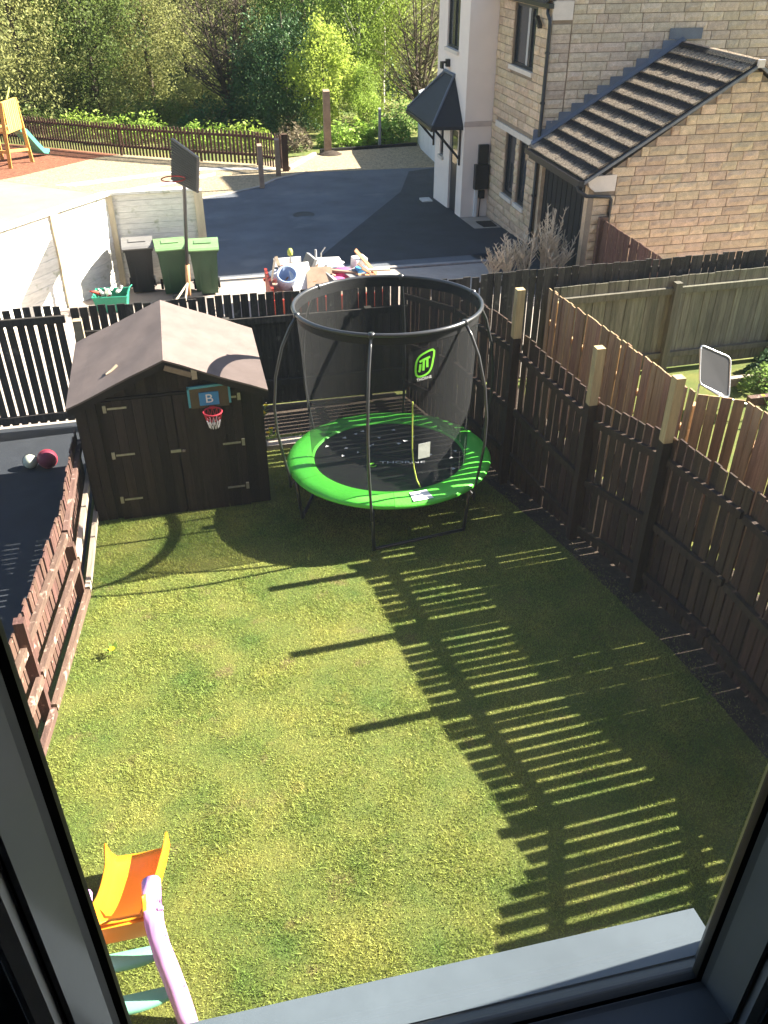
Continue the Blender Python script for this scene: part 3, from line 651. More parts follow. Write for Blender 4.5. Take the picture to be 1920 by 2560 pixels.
me = text_mesh('THORNE', .042, 'white_print'); o = bpy.data.objects.new('lettering', me); COL.objects.link(o); o.parent = tr
q = on_net([(0, -.155)], LA, 2.16, .016)[0]; o.location = q; o.rotation_euler = (R(90), R(-6), LA+R(90))
# emblem and lettering printed on the mat
MB().ring((-.245, -.20, .637), .040, .012, 24, 4, R(40), R(340)).build('mat_emblem', 'logo_green', tr, local=True)
me = text_mesh('THORNE', .135, 'white_print', .0008); o = bpy.data.objects.new('lettering', me); COL.objects.link(o); o.parent = tr; o.location = (.115, -.22, .640); o.rotation_euler = (0, 0, R(-13)); o.scale = (1, .62, 1)
za = R(-86)                                          # zip of the net door
MB().tube([(netr(z, za)*math.cos(za+d)*1.006, netr(z, za)*math.sin(za+d)*1.006, z) for z, d in ((1.75, -.03), (1.5, -.03), (1.2, -.025), (.95, .0), (.78, .04), (.68, .09))], .0075, 5).build('zip', 'cord_lime', tr, local=True)
ta = R(-79)
tp = [(netr(z, ta+d)*math.cos(ta+d)*1.012, netr(z, ta+d)*math.sin(ta+d)*1.012, z) for d, z in ((-.075, 1.05), (.075, 1.05), (.075, 1.235), (-.075, 1.235))]
MB().prism(tp, (0, -.003, 0)).build('instruction_sheet', 'grey_sheet', tr, local=True)
la = R(-90)
lb = []
for r_, z_ in ((1.005, .674), (1.19, .666)):
    for d in (-.0, .07, .14, .20): lb.append((r_*math.cos(la+d), r_*math.sin(la+d), z_+.003))
MB().add(lb, [(i, i+1, i+5, i+4) for i in range(3)]).build('safety_label', 'white_print', tr, local=True)
rngf = random.Random(3)
for i in range(18):                                  # pale scraps lying on the mat
    a, r_ = rngf.uniform(R(10), R(170)), rngf.uniform(.35, .82)
    if i > 13: a = rngf.uniform(R(-40), R(0))
    x, y = 2.10+r_*math.cos(a), 8.82+r_*math.sin(a); z = gz(8.82)+.640-S*(y-8.82)
    s_ = rngf.uniform(.02, .036); b = rngf.uniform(0, 3)
    solo(MB().add([(x+s_*math.cos(b+q), y+s_*.7*math.sin(b+q), z+(.012 if k_ % 2 else 0)) for k_, q in enumerate((0, 1.3, 2.9, 4.4))], [(0, 1, 2), (0, 2, 3)]), 'paper_scrap', 'white_print',
         'small pale scrap lying on the black trampoline mat', 'scrap', (x, y, z), 'pale scraps on the trampoline mat')

# ------------------------------------------------------------------ toddler slide by the window
ts = thing('toddler_slide', 'orange plastic toddler slide with pink ladder sides and green steps', 'slide', (-.80, 3.5, gz(3.5)))
def tz(y, h): return gz(y)+h
prof = []
for i in range(15):
    t = i/14; y = 3.24+t*.88; h = .60*(1-t)**1.25*(1-.15*math.sin(math.pi*t))+.10+.05*max(0, t-.8)/.2
    prof.append((y, tz(y, h)))
def chute_x(t, s_): return -.875+.02*t+s_*(.160+.045*t)
ch = MB(); cross = [(-1.0, .17), (-.93, .175), (-.86, .07), (-.7, .005), (0, -.005), (.7, .005), (.86, .07), (.93, .175), (1.0, .17), (1.0, .02), (.8, -.05), (-.8, -.05), (-1.0, .02)]
kk = len(cross)
for i, (y, z) in enumerate(prof):
    t = i/14; fl = 1+.3*max(0, t-.75)
    for u, v in cross: ch.v.append((chute_x(t, u*fl), y, z+v))
ch.f = [(i*kk+q, i*kk+(q+1) % kk, (i+1)*kk+(q+1) % kk, (i+1)*kk+q) for i in range(14) for q in range(kk)]+[tuple(range(kk))[::-1], tuple(range(14*kk, 15*kk))]
ch.build('chute', 'toy_orange', ts, True)
for s_, xc in ((-1, -1.085), (1, -.68)):
    path = [(2.85, .0), (2.95, .16), (3.03, .33), (3.10, .50), (3.18, .66), (3.28, .76), (3.39, .80)]
    wd = [.15, .14, .13, .12, .11, .09, .045]
    sd_ = MB(); sec = 10
    for (y, h), w_ in zip(path, wd):
        x = xc+s_*(.12*max(0, 1-h/.6))
        for j in range(sec):
            a = 2*math.pi*j/sec; sd_.v.append((x+.058*math.cos(a), y+w_*.60*math.sin(a), tz(y, h)+w_*.42*math.sin(a)))
    sd_.f = [(i*sec+j, i*sec+(j+1) % sec, (i+1)*sec+(j+1) % sec, (i+1)*sec+j) for i in range(len(path)-1) for j in range(sec)]+[tuple(range(sec))[::-1], tuple(range((len(path)-1)*sec, len(path)*sec))]
    so = sd_.build('ladder_side', 'toy_pink', ts, True)
    for (y, h) in ((2.99, .26), (3.14, .60), (3.24, .72)): MB().tube([(xc+s_*(.12*max(0, 1-h/.6)+.03), y, tz(y, h)), (xc+s_*(.12*max(0, 1-h/.6)+.061), y, tz(y, h))], .013, 8).build('bolt_cap', 'toy_pink', so)
for y, h in ((2.98, .20), (3.15, .40)):
    stp = MB(); ns = 9
    for i in range(ns):
        u = -1+2*i/(ns-1); x = -.88+u*.22; bulge = .07-.035*u*u
        for (dy, dz) in ((-bulge, .0), (-bulge*.6, .018), (.05, .012), (.06, -.02), (-bulge*.7, -.02)): stp.v.append((x, y+dy, tz(y, h)+dz))
    stp.f = [(i*5+j, i*5+(j+1) % 5, (i+1)*5+(j+1) % 5, (i+1)*5+j) for i in range(ns-1) for j in range(5)]+[(0, 1, 2, 3, 4), tuple(range((ns-1)*5, ns*5))[::-1]]
    stp.build('step', 'toy_green', ts, True)
MB().prism([(-1.06, 3.22, tz(3.3, .50)), (-.70, 3.22, tz(3.3, .50)), (-.70, 3.22, tz(3.3, .66)), (-1.06, 3.22, tz(3.3, .66))], (0, .05, 0)).build('platform', 'toy_orange', ts)

# ------------------------------------------------------------------ small things near the fence
def ball(x, y, r, mt, band, label):
    t = thing('ball', label, 'ball', (x, y, gz(y)))
    pr = [(r*math.sin(math.pi*i/12), gz(y)+.003+r-r*math.cos(math.pi*i/12)) for i in range(13)]; pr[0] = (.001, pr[0][1]); pr[-1] = (.001, pr[-1][1])
    MB().lathe(pr, (x, y, 0), 20).build('shell', mt, t, True)
    b = MB().ring((0, 0, 0), r, .006, 32, 6); rot = Matrix.Rotation(R(70), 3, 'X'); b.v = [tuple(rot @ Vector(v)+Vector((x, y, gz(y)+.003+r))) for v in b.v]
    b.build('seam', band, t, True)
ball(-2.36, 10.84, .095, 'ball_pale', 'tramp_black', 'pale grey ball lying beside the maroon ball behind the picket fence')
ball(-2.13, 10.80, .125, 'ball_maroon', 'net_red', 'maroon basketball lying at the foot of the dark fence')
def flower(x, y, h, label, n=5, mt='petal_yellow', leafm='leaf_bramble', sp=.12):
    t = thing('flower_plant', label, 'plant', (x, y, gz(y))); g = random.Random(int(x*100+y*10)); st = MB(); fl = MB(); lv = MB()
    for i in range(n):
        tx, ty, th = x+g.uniform(-sp, sp), y+g.uniform(-sp, sp), h*g.uniform(.6, 1)
        st.tube([(x, y, gz(y)), ((x+tx)/2, (y+ty)/2, gz(y)+th*.6), (tx, ty, gz(y)+th)], .004, 4)
        for j in range(6): 
            a = j*1.05; c = Vector((tx, ty, gz(y)+th)); d = Vector((math.cos(a), math.sin(a), .3))*.035; e = Vector((-math.sin(a), math.cos(a), 0))*.014
            fl.add([c, c+d*.6+e, c+d, c+d*.6-e], [(0, 1, 2, 3)])
        for j in range(7):
            a = g.uniform(0, 6.28); c = Vector((x, y, gz(y)+.02)).lerp(Vector((tx, ty, gz(y)+th)), g.uniform(.1, .7)); d = Vector((math.cos(a), math.sin(a), .5))*.09; e = Vector((-math.sin(a), math.cos(a), 0))*.016
            lv.add([c, c+d*.5+e, c+d, c+d*.5-e], [(0, 1, 2, 3)])
    st.build('stem', 'leaf_mid', t); fl.build('flower', mt, t); lv.build('foliage', leafm, t)
flower(.80, 11.55, .30, 'yellow flowering plant between the shed and the trampoline', 4)
flower(.86, 10.75, .22, 'low leafy weed with yellow flowers beside the shed corner', 3)
flower(8.05, 9.75, .40, 'yellow flowering plant beside the garden chair', 8, sp=.16)
solo(MB().bb(.78, 1.35, 10.55, 10.75, gz(10.7)-.02, gz(10.7)+.09), 'stone_slab', 'paving', 'pale stone slab lying beside the right side of the shed', 'slab', (1.05, 10.65, gz(10.65)))
flower(-1.15, 6.6, .10, 'single yellow dandelion in the lawn near the picket fence', 1, sp=.02)
# garden chair next door
gc = thing('garden_chair', 'grey fabric garden chair with silver tube frame behind the brown fence', 'chair', (7.5, 10.4, gz(10.4)))
g0 = gz(10.4)
A, B_, C_, D_ = Vector((7.20, 10.62, g0+.93)), Vector((7.68, 10.52, g0+.72)), Vector((7.64, 10.28, g0+.06+.12)), Vector((7.16, 10.38, g0+.06+.36))
def rounded(c, r=.07, n=4):
    out = []
    for i, p in enumerate(c):
        a = (c[i-1]-p).normalized(); b = (c[(i+1) % 4]-p).normalized()
        for j in range(n+1): t = j/n; out.append(p+a*r*(1-t)**2+b*r*t**2)
    return out
rp = rounded([A, B_, C_, D_]); MB().tube(rp+[rp[0], rp[1]], .014, 8).build('back_frame', 'alu', gc, True)
c_ = (A+B_+C_+D_)/4; ins = [c_+(p-c_)*.95 for p in rp]; nn = (B_-A).cross(D_-A).normalized()*.006
MB().hexa([p-nn for p in ins], [p+nn for p in ins]).build('back_fabric', 'chair_fabric', gc)
E_, F_ = C_+Vector((.05, -.45, .10)), D_+Vector((.05, -.45, .02))
sp_ = rounded([D_, C_, E_, F_], .05); MB().tube(sp_+[sp_[0], sp_[1]], .014, 8).build('seat_frame', 'alu', gc, True)
c_ = (C_+D_+E_+F_)/4; ins = [c_+(p-c_)*.95 for p in sp_]; MB().hexa([p-Vector((0, 0, .006)) for p in ins], [p+Vector((0, 0, .006)) for p in ins]).build('seat_fabric', 'chair_fabric', gc)
for p in (C_, D_, E_, F_): MB().tube([p, Vector((p.x, p.y-.02, gz(p.y)))], .013, 6).build('leg', 'alu', gc, True)
pt = thing('plant_pot', 'black plastic plant pot with leafy plant right of garden chair', 'plant pot', (8.35, 9.62, gz(9.62)))
MB().lathe([(.10, 0), (.15, .26), (.165, .26), (.165, .30), (.14, .30), (.13, .24), (.001, .24)], (8.35, 9.62, gz(9.62)), 16).build('pot', 'black_plastic', pt, True)
lv = MB()
for i in range(60):
    a, b = random.uniform(0, 6.28), random.uniform(.2, 1.3); c = Vector((8.35, 9.62, gz(9.62)+.26)); d = Vector((math.cos(a)*math.cos(b), math.sin(a)*math.cos(b), math.sin(b)))*random.uniform(.15, .35); e = d.cross(AX[2]).normalized()*.02
    lv.add([c, c+d*.6+e, c+d, c+d*.6-e], [(0, 1, 2, 3)])
lv.build('foliage', 'leaf_bramble', pt)
for i, (y, lab) in enumerate(((11.05, 'pale timber edging board of the flower bed nearest the mossy fence'), (10.3, 'pinkish timber sleeper at front of the neighbour flower bed'))):
    solo(MB().bb(8.0, 10.6, y-.05, y+.05, gz(y)-.02, gz(y)+.14), 'timber_sleeper', 'bleached_rail' if i == 0 else 'red_rail', lab, 'sleeper', (9.3, y, gz(y)))
def bush(name, label, x, y, rx, ry, h, n, ls, mt, group=None, cat='bush', seed=0):
    g = np.random.default_rng(seed+int(abs(x)*37+y*11)); t = thing(name, label, cat, (x, y, gprof(y)), group)
    a = g.uniform(0, 2*np.pi, n); r = np.sqrt(g.uniform(0, 1, n)); z = g.uniform(0, 1, n)**.7
    cap = np.sqrt(np.clip(1-(r*.95)**2, 0, 1))*(.8+.25*np.sin(a*3+x)+.12*np.sin(a*7+y)); px, py, pz = r*np.cos(a)*rx, r*np.sin(a)*ry, z*cap*h+.02
    cen = np.c_[px, py, pz]; d1 = g.normal(size=(n, 3)); d1[:, 2] = d1[:, 2]*.5; d1 /= np.linalg.norm(d1, axis=1)[:, None]
    d2 = np.cross(d1, g.normal(size=(n, 3))); d2 /= np.linalg.norm(d2, axis=1)[:, None]; s_ = ls*g.uniform(.6, 1.4, n)[:, None]
    co = np.stack([np.stack([cen-d1*s_, cen+d2*s_*.5, cen+d1*s_], 1), np.stack([cen-d1*s_, cen+d1*s_, cen-d2*s_*.5], 1)], 1).reshape(-1, 3, 3)
    o = bpy.data.objects.new('foliage', tri_mesh('foliage', co, mt)); COL.objects.link(o); o.parent = t
    st = MB()
    for i in range(7):
        aa = random.uniform(0, 6.28); st.tube([(0, 0, -.05), (rx*.3*math.cos(aa), ry*.3*math.sin(aa), h*.4), (rx*.6*math.cos(aa), ry*.6*math.sin(aa), h*.65)], [.03, .02, .008], 5)
    st.build('stem', 'bark_tree', t, local=True)
bush('shrub', 'dark low shrub in the bed behind the garden chair', 8.7, 10.8, .55, .25, .45, 900, .04, 'leaf_mid')
bush('shrub', 'dark leafy shrub in the bed at right of the garden chair', 9.3, 11.3, .7, .35, .5, 1100, .05, 'leaf_dark')
bush('shrub', 'spreading green shrub behind the black plant pot', 8.9, 10.2, .6, .4, .35, 900, .045, 'leaf_mid')
bush('grass_clump', 'pale green grassy clump beside the black plant pot', 8.75, 9.5, .22, .2, .35, 400, .05, 'leaf_bramble', cat='plant')

# ------------------------------------------------------------------ masonry helpers
BRK = {}
def brick_mesh(mt, k):
    if (mt, k) not in BRK:
        g = random.Random(k*13+len(mt)); b = MB(); nx_, nz_ = 4, 2
        b.v = [(-.5, 0, -.5), (.5, 0, -.5), (.5, 0, .5), (-.5, 0, .5)]
        for j in range(nz_+1):
            for i in range(nx_+1):
                e = (i in (0, nx_)) or (j in (0, nz_))
                b.v.append((-.5+i/nx_+(0 if i in (0, nx_) else g.uniform(-.04, .04)), -(.55 if e else g.uniform(.75, 1.25)), -.5+j/nz_))
        q = lambda i, j: 4+j*(nx_+1)+i
        b.f = [(q(i, j), q(i+1, j), q(i+1, j+1), q(i, j+1)) for i in range(nx_) for j in range(nz_)]
        b.f += [tuple([0, 1]+[q(i, 0) for i in range(nx_, -1, -1)]), tuple([2, 3]+[q(i, nz_) for i in range(nx_+1)]), tuple([3, 0]+[q(0, j) for j in range(nz_+1)]), tuple([1, 2]+[q(nx_, j) for j in range(nz_, -1, -1)])]
        BRK[mt, k] = b.mesh('brick', mt)
    return BRK[mt, k]
def lay(u0, u1, z0, z1, rh, ok, seed=1, lo=.26, hi=.66):
    """rows of bricks; ok(z) -> intervals of u to fill"""
    g = random.Random(seed); out = []; z = z0
    while z+rh*.5 < z1:
        for a, b in ok(z+rh/2):
            a, b = max(a, u0), min(b, u1); u = a
            if b-a < .05: continue
            first = True
            while u < b-.01:
                L_ = g.uniform(lo, hi)*(.6 if first and g.random() < .5 else 1); first = False
                if b-(u+L_) < .16: L_ = b-u
                out.append((u, u+L_, z)); u += L_
        z += rh
    return out
def set_bricks(parent, cells, mt, place, rot, rh, cap, j=.014, depth=.042):
    """place(u, z) -> world point on the wall face; the first cap cells are parts, the rest one mesh"""
    rest = MB()
    for i, (a, b, z) in enumerate(cells):
        me = brick_mesh(mt, i*7 % 6); p = place((a+b)/2, z+rh/2); sc = (b-a-j, depth*random.uniform(.75, 1.3), rh-j)
        if i < cap: piece('brick', me, p, parent, rot, sc)
        else:
            c, s_ = math.cos(rot), math.sin(rot); vs = []
            for v in me.vertices:
                x, y, zz = v.co.x*sc[0], v.co.y*sc[1], v.co.z*sc[2]; vs.append((p[0]+c*x-s_*y, p[1]+s_*x+c*y, p[2]+zz))
            rest.add(vs, [tuple(f.vertices) for f in me.polygons])
    if rest.v: rest.build('brickwork', mt, parent, kind='stuff')
def holed(mb, u0, u1, z0, z1, holes, fn):
    """boxes of a wall with rectangular holes; fn(u0,u1,z0,z1) adds one box"""
    us = sorted({u0, u1, *[h[0] for h in holes], *[h[1] for h in holes]}); zz = sorted({z0, z1, *[h[2] for h in holes], *[h[3] for h in holes]})
    for a, b in zip(us, us[1:]):
        run = None
        for c, d in zip(zz, zz[1:]):
            if any(h[0] <= (a+b)/2 <= h[1] and h[2] <= (c+d)/2 <= h[3] for h in holes):
                if run: fn(a, b, *run); run = None
            else: run = (run[0], d) if run else (c, d)
        if run: fn(a, b, *run)

# ------------------------------------------------------------------ house beyond the drive
RH = .185
ho = thing('stone_house', 'two storey stone house with cream rendered bay and dark windows', 'house', (9.5, 22, gz(22)))
HX, HY, EAVE = 8.28, 20.03, 3.95
W1 = (21.52, 22.26, -.50, .98); W2 = (20.70, 21.30, -.50, .98); W3 = (20.86, 22.30, 2.50, 3.80)
mbh = MB(); holed(mbh, HY, 28.3, -2.2, EAVE, [W1, W2, W3], lambda a, b, c, d: mbh.bb(HX, HX+.14, a, b, c, d)); mbh.build('side_wall', 'mortar', ho)
MB().bb(HX+.14, 16.6, HY, 28.3, -2.2, EAVE).build('core', 'mortar', ho)
MB().bb(10.4, 16.6, 28.3, 31.9, -2.4, EAVE).build('shade_wing', 'stone_trim', ho)  # unseen wing put in to cast the shade on the drive
def okside(z):
    iv = [(0, 23.38-HY)]
    for W in (W1, W2, W3):
        if W[2]-.10 < z < W[3]+(.14 if W is not W3 else .02):
            new = []
            for a, b in iv:
                lo_, hi_ = W[0]-HY, W[1]-HY
                if W is not W3 and z > W[3]: lo_, hi_ = .25, 3.0
                new += [(a, min(b, lo_)), (max(a, hi_), b)]
            iv = [(a, b) for a, b in new if b-a > .06]
    return iv
def roofline(x): return 1.14+(x-8.15)*(3.09-1.14)/(11.4-8.15) if x < 11.4 else 3.09-(x-11.4)*.6
def okgable(z):
    if z > 3.60: return [(8.74-HX+max(0, z-4.05)*1.3, 13.9-HX)]
    if z < 1.3: return [(0, max(.3, (z-1.14)*1.667-.1))]
    xr = 8.15+(z-.08-1.14)*1.667
    iv = [(0, .44), (.46, xr-HX)] if z < 3.1 else [(0, .44), (.46, 13.9-HX)]
    if z < 3.1: iv.append((14.65-(z-1.14)*1.667-HX, 13.9-HX))
    return [(a, b) for a, b in iv if b-a > .06]
gcells = lay(0, 13.9-HX, .95, 4.35, RH, okgable, 3); scells = lay(0, 23.38-HY, -1.75, 4.0, RH, okside, 5)
set_bricks(ho, gcells, 'stone_brick', lambda u, z: (HX+u, HY, z), 0, RH, 300)
scells.sort(key=lambda c: -c[2])
set_bricks(ho, scells, 'stone_brick_warm', lambda u, z: (HX, HY+3.35-u if False else HY+u, z), -math.pi/2, RH, max(0, 300-len(gcells)))
MB().bb(HX-.02, HX+.44, HY-.05, HY+.1, 3.62, 3.97).build('kneeler_stone', 'stone_trim', ho)
MB().bb(HX-.045, HX+.02, HY+.25, HY+3.02, .985, 1.12).build('lintel', 'stone_trim', ho)
for W in (W1, W2, W3): 
    MB().bb(HX-.07, HX+.1, W[0]-.05, W[1]+.05, W[2]-.10, W[2]-.002).build('window_sill', 'stone_trim', ho)
def window(parent, W, xg, mull, name='window', curtain=True):
    a, b, c, d = W; f = MB(); t = .06
    f.bb(xg-.03, xg+.03, a, a+t, c, d).bb(xg-.03, xg+.03, b-t, b, c, d).bb(xg-.03, xg+.03, a+t, b-t, c, c+t).bb(xg-.03, xg+.03, a+t, b-t, d-t, d)
    for m_ in mull: f.bb(xg-.028, xg+.028, m_-.03, m_+.03, c+t, d-t)
    o = f.build(name, 'upvc_dark', parent)
    MB().bb(xg+.004, xg+.012, a+t, b-t, c+t, d-t).build('pane', 'house_glass', o)
    if curtain: MB().bb(xg-.002, xg+.003, (a+b)/2-.10, (a+b)/2+.02, c+t, d-t).build('curtain', 'curtain', o)
window(ho, W1, HX+.07, [], curtain=False); window(ho, W2, HX+.07, [], curtain=False); window(ho, W3, HX+.07, [21.3])
# rendered bay
BX, BY0, BY1 = 7.52, 23.40, 26.12
D1 = (23.92, 24.66, -1.75, .68); W4 = (25.28, 25.62, -.22, .55); W5 = (24.22, 25.30, 2.57, 3.9)
mbh = MB(); holed(mbh, BY0, BY1, -2.2, EAVE+.2, [D1, W4, W5], lambda a, b, c, d: mbh.bb(BX, BX+.14, a, b, c, d)); mbh.build('bay_side', 'render_cream', ho)
MB().bb(BX+.14, HX+.1, BY0, BY1, -2.2, EAVE+.2).build('bay_front', 'render_cream', ho)
MB().bb(BX-.015, HX-.012, BY0-.02, BY0+.02, .90, 1.03).build('string_course', 'band', ho)
window(ho, W4, BX+.07, [], curtain=False); window(ho, W5, BX+.07, [24.75], curtain=False)
for W in (W4, W5): MB().bb(BX-.06, BX+.1, W[0]-.05, W[1]+.05, W[2]-.09, W[2]-.002).build('window_sill', 'stone_trim', ho)
do = MB().bb(BX+.06, BX+.11, D1[0], D1[1], D1[2], D1[3]).build('front_door', 'upvc_dark', ho)
MB().bb(BX+.045, BX+.062, D1[0]+.16, D1[1]-.16, -.2, .5).build('door_pane', 'house_glass', do)
MB().bb(BX+.03, BX+.062, D1[0]+.06, D1[0]+.09, -.75, -.6).build('handle', 'alu', do)
cn = [(BX, 24.45, 1.95), (BX, 25.35, 1.95), (6.70, 26.35, .90), (6.70, 23.62, .90), (BX, 23.50, .90), (BX, 26.40, .90)]
cb = [(x, y, z-.09) for x, y, z in cn]
MB().add(cn+cb, [(0, 3, 2, 1), (0, 4, 3), (1, 2, 5), (6, 7, 8, 9), (6, 9, 10), (7, 11, 8), (3, 9, 8, 2), (4, 10, 9, 3), (2, 8, 11, 5)]).build('porch_canopy', 'slate', ho)
MB().tube([(BX-.03, 24.45, 1.97), (6.72, 23.64, .93)], .03, 6).build('canopy_hip', 'lead', ho); MB().tube([(BX-.03, 25.35, 1.97), (6.72, 26.33, .93)], .03, 6).build('canopy_hip', 'lead', ho)
MB().tube([(BX-.02, 24.4, 1.98), (BX-.02, 25.4, 1.98)], .045, 6).build('canopy_flashing', 'lead', ho)
MB().box((6.695, 24.98, .82), (.05, 2.74, .09)).build('canopy_gutter', 'black_plastic', ho)
for y in (23.66, 26.2):
    MB().tube([(6.78, y, .82), (BX-.02, y, .05)], .035, 6).tube([(BX-.03, y, .80), (BX-.03, y, -.1)], .03, 6).build('canopy_bracket', 'black_plastic', ho)
MB().bb(BX-.10, BX, 24.92, 25.06, 2.12, 2.30).bb(BX-.22, BX-.08, 24.96, 25.02, 2.20, 2.25).bb(BX-.24, BX-.18, 24.9, 25.08, 2.08, 2.24).build('wall_lamp', 'black_plastic', ho)
MB().bb(7.93, 8.20, BY0-.10, BY0, -.02, .46).build('meter_box', 'black_plastic', ho, label='upper black meter box on cream wall')
MB().bb(7.84, 8.22, BY0-.17, BY0, -.66, -.03).build('meter_box', 'black_plastic', ho, label='larger lower black meter box on cream wall')
MB().bb(8.00, 8.16, BY0-.09, BY0, -.92, -.71).build('meter_box', 'garage_dark', ho, label='small meter box near the ground')
MB().bb(7.88, 7.96, BY0-.07, BY0, -1.47, -.67).build('pipe_cover', 'white_plastic', ho)
MB().tube([(8.05, BY0-.04, -.92), (8.03, BY0-.04, -1.45)], .015, 6).build('cable', 'black_plastic', ho)
# gutter and downpipe at the corner
MB().bb(HX-.15, HX-.03, HY-.1, 23.3, 3.84, 3.93).build('gutter', 'black_plastic', ho)
MB().tube([(HX-.10, HY+.05, 3.85), (HX-.10, HY+.05, 3.74), (HX-.075, HY-.05, 3.62), (HX-.07, HY-.06, 3.5), (HX-.07, HY-.06, gz(20)+.1), (HX-.10, HY-.12, gz(20)+.02)], .040, 8).build('downpipe', 'black_plastic', ho, True)
MB().box((HX-.13, HY+.45, 3.55), (.09, .30, .07), (AX[0], Vector((0, .8, .6)), Vector((0, -.6, .8)))).build('security_lamp', 'black_plastic', ho)
for z in (3.0, 2.0, 1.0, 0, -.8): MB().bb(HX-.12, HX-.02, HY-.09, HY-.03, z-.025, z+.025).build('pipe_clip', 'black_plastic', ho)
rm = 12.4
MB().prism([(HX, HY, EAVE), (16.6, HY, EAVE), (rm, HY, EAVE+2.9)], (0, 8.2, 0)).build('gable_top', 'stone_brick', ho)
for sd_x in (HX-.22, 16.85):
    a = Vector((sd_x, HY-.06, EAVE-.02)); b = Vector((rm, HY-.06, EAVE+3.05)); u = Vector((0, 0, .10)); MB().hexa([a, b, b+u, a+u], [p+Vector((0, 8.4, 0)) for p in (a, b, b+u, a+u)]).build('roof_slope', 'slate', ho)
MB().prism([(10.2, 28.5, EAVE-.05), (16.9, 28.5, EAVE-.05), (13.4, 28.5, EAVE+2.2)], (0, 3.5, 0)).build('shade_wing_roof', 'slate', ho)  # unseen roof of the wing added for its shadow
MB().prism([(BX-.2, BY0-.15, EAVE+.2), (HX+.4, BY0-.15, EAVE+.2), (HX+.4, BY0-.15, EAVE+1.0)], (0, 3.0, 0)).build('bay_roof', 'slate', ho)
sheet('door_slab', [(7.5, 22.05), (8.22, 22.0), (8.25, 23.36), (7.5, 23.36)], .013, 'paving')
solo(MB().prism([(7.78, 22.15, gz(22.15)+.014), (8.14, 22.12, gz(22.1)+.014), (8.18, 22.72, gz(22.7)+.014), (7.76, 22.75, gz(22.75)+.014)], (0, 0, .02)), 'door_mat', 'rubber', 'black door mat on the pale slab below the meter boxes', 'mat', (7.95, 22.4, gz(22.4)+.014))
solo(MB().bb(7.05, 7.35, 25.6, 26.0, gz(25.8)-.02, gz(25.8)+.05), 'step_stone', 'white_paving', 'pale stone block on the tarmac beside the porch', 'stone', (7.2, 25.8, gz(25.8)))

# ------------------------------------------------------------------ garage in front of the gable
ga = thing('garage', 'stone garage with tiled gable roof attached to the stone house', 'garage', (10, 18.5, gz(18.5)))
GY, GX0, GM = 17.0, 8.30, 11.4
def gtop(x): return 1.02+(3.0-1.02)*(1-abs(x-GM)/(GM-GX0))
MB().prism([(GX0, GY, -1.6), (2*GM-GX0, GY, -1.6), (2*GM-GX0, GY, 1.02), (GM, GY, 3.0), (GX0, GY, 1.02)], (0, .25, 0)).build('gable_wall', 'mortar', ga)
MB().bb(2*GM-GX0-.2, 2*GM-GX0, GY+.25, HY-.04, -1.6, 1.0).build('far_wall', 'stone_brick', ga)
MB().bb(GX0, GX0+.2, GY+.25, GY+.42, -1.6, 1.0).build('door_pier', 'stone_brick_warm', ga)
MB().bb(GX0, GX0+.2, HY-.2, HY-.04, -1.6, 1.0).build('door_pier', 'stone_brick_warm', ga)
MB().bb(GX0, GX0+.2, GY+.42, HY-.2, .86, 1.0).build('door_head', 'garage_dark', ga)
gd = MB().bb(GX0+.10, GX0+.14, GY+.42, HY-.2, -1.5, .86).build('garage_door', 'garage_dark', ga)
for i in range(9):
    y = GY+.47+i*.27
    if y < HY-.3: MB().bb(GX0+.088, GX0+.10, y, y+.22, -1.4, .82).build('door_panel', 'garage_dark', gd)
def okg(z):
    hw = (3.0-z-.05)/(3.0-1.02)*(GM-GX0) if z > 1.02 else GM-GX0
    a = GM-hw-GX0; 
    if .78 < z < 1.12: a = max(a, .46)
    return [(a, GM+hw-GX0)] if hw > .08 else []
cells = lay(0, 2*(GM-GX0), -1.5, 3.0, RH, okg, 9)
cells.sort(key=lambda c: (c[0]+GX0 > 12.3, c[2] < -.75))
set_bricks(ga, cells, 'stone_brick_warm', lambda u, z: (GX0+u, GY, z), 0, RH, 290)
MB().prism([(GX0-.20, GY-.035, 1.12), (GX0-.14, GY-.035, .93), (GX0+.0, GY-.035, .82), (GX0+.44, GY-.035, .82), (GX0+.44, GY-.035, 1.14)][::-1], (0, .2, 0)).build('kneeler_stone', 'stone_trim', ga)
p_ = math.atan2(3.12-1.08, GM-8.02); sl = math.hypot(GM-8.02, 3.12-1.08); rows, Wt = 11, .31
ex = sl/rows; ty0, ty1 = GY-.10, HY-.06; ncol = int((ty1-ty0)/Wt)
tm = MB(); Lr = ex+.07
for i in range(5):                                      # slightly rolled tile profile
    u = -.5+i/4; roll = .010*math.cos(2*math.pi*u*2)
    tm.v += [(u*.955, 0, .012+roll), (u*.955, 0, .060+roll), (u*.955, Lr, .024+roll*.5), (u*.955, Lr, .0)]
tm.f = [(i*4+j, i*4+(j+1) % 4, i*4+4+(j+1) % 4, i*4+4+j) for i in range(4) for j in range(4)]+[(0, 1, 2, 3)[::-1], (16, 17, 18, 19)]
tme = tm.mesh('roof_tile', 'tile')
def slope_mat(side, s_, y):
    ud = Vector((math.cos(p_)*side, 0, math.sin(p_))); xd = Vector((0, -side, 0)); nd = xd.cross(ud)
    base = Vector((GM-side*(GM-8.02), y, 1.08))+ud*s_
    mm = Matrix((xd, ud, nd)).transposed().to_4x4(); mm.translation = base-ORG[ga.name]; return mm
RF = MB().hexa([(8.0, ty0+.03, 1.045), (GM, ty0+.03, 3.085), (GM, ty0+.03, 3.045), (8.0, ty0+.03, 1.005)], [(8.0, ty1, 1.045), (GM, ty1, 3.085), (GM, ty1, 3.045), (8.0, ty1, 1.005)]).build('roof_deck', 'garage_dark', ga)
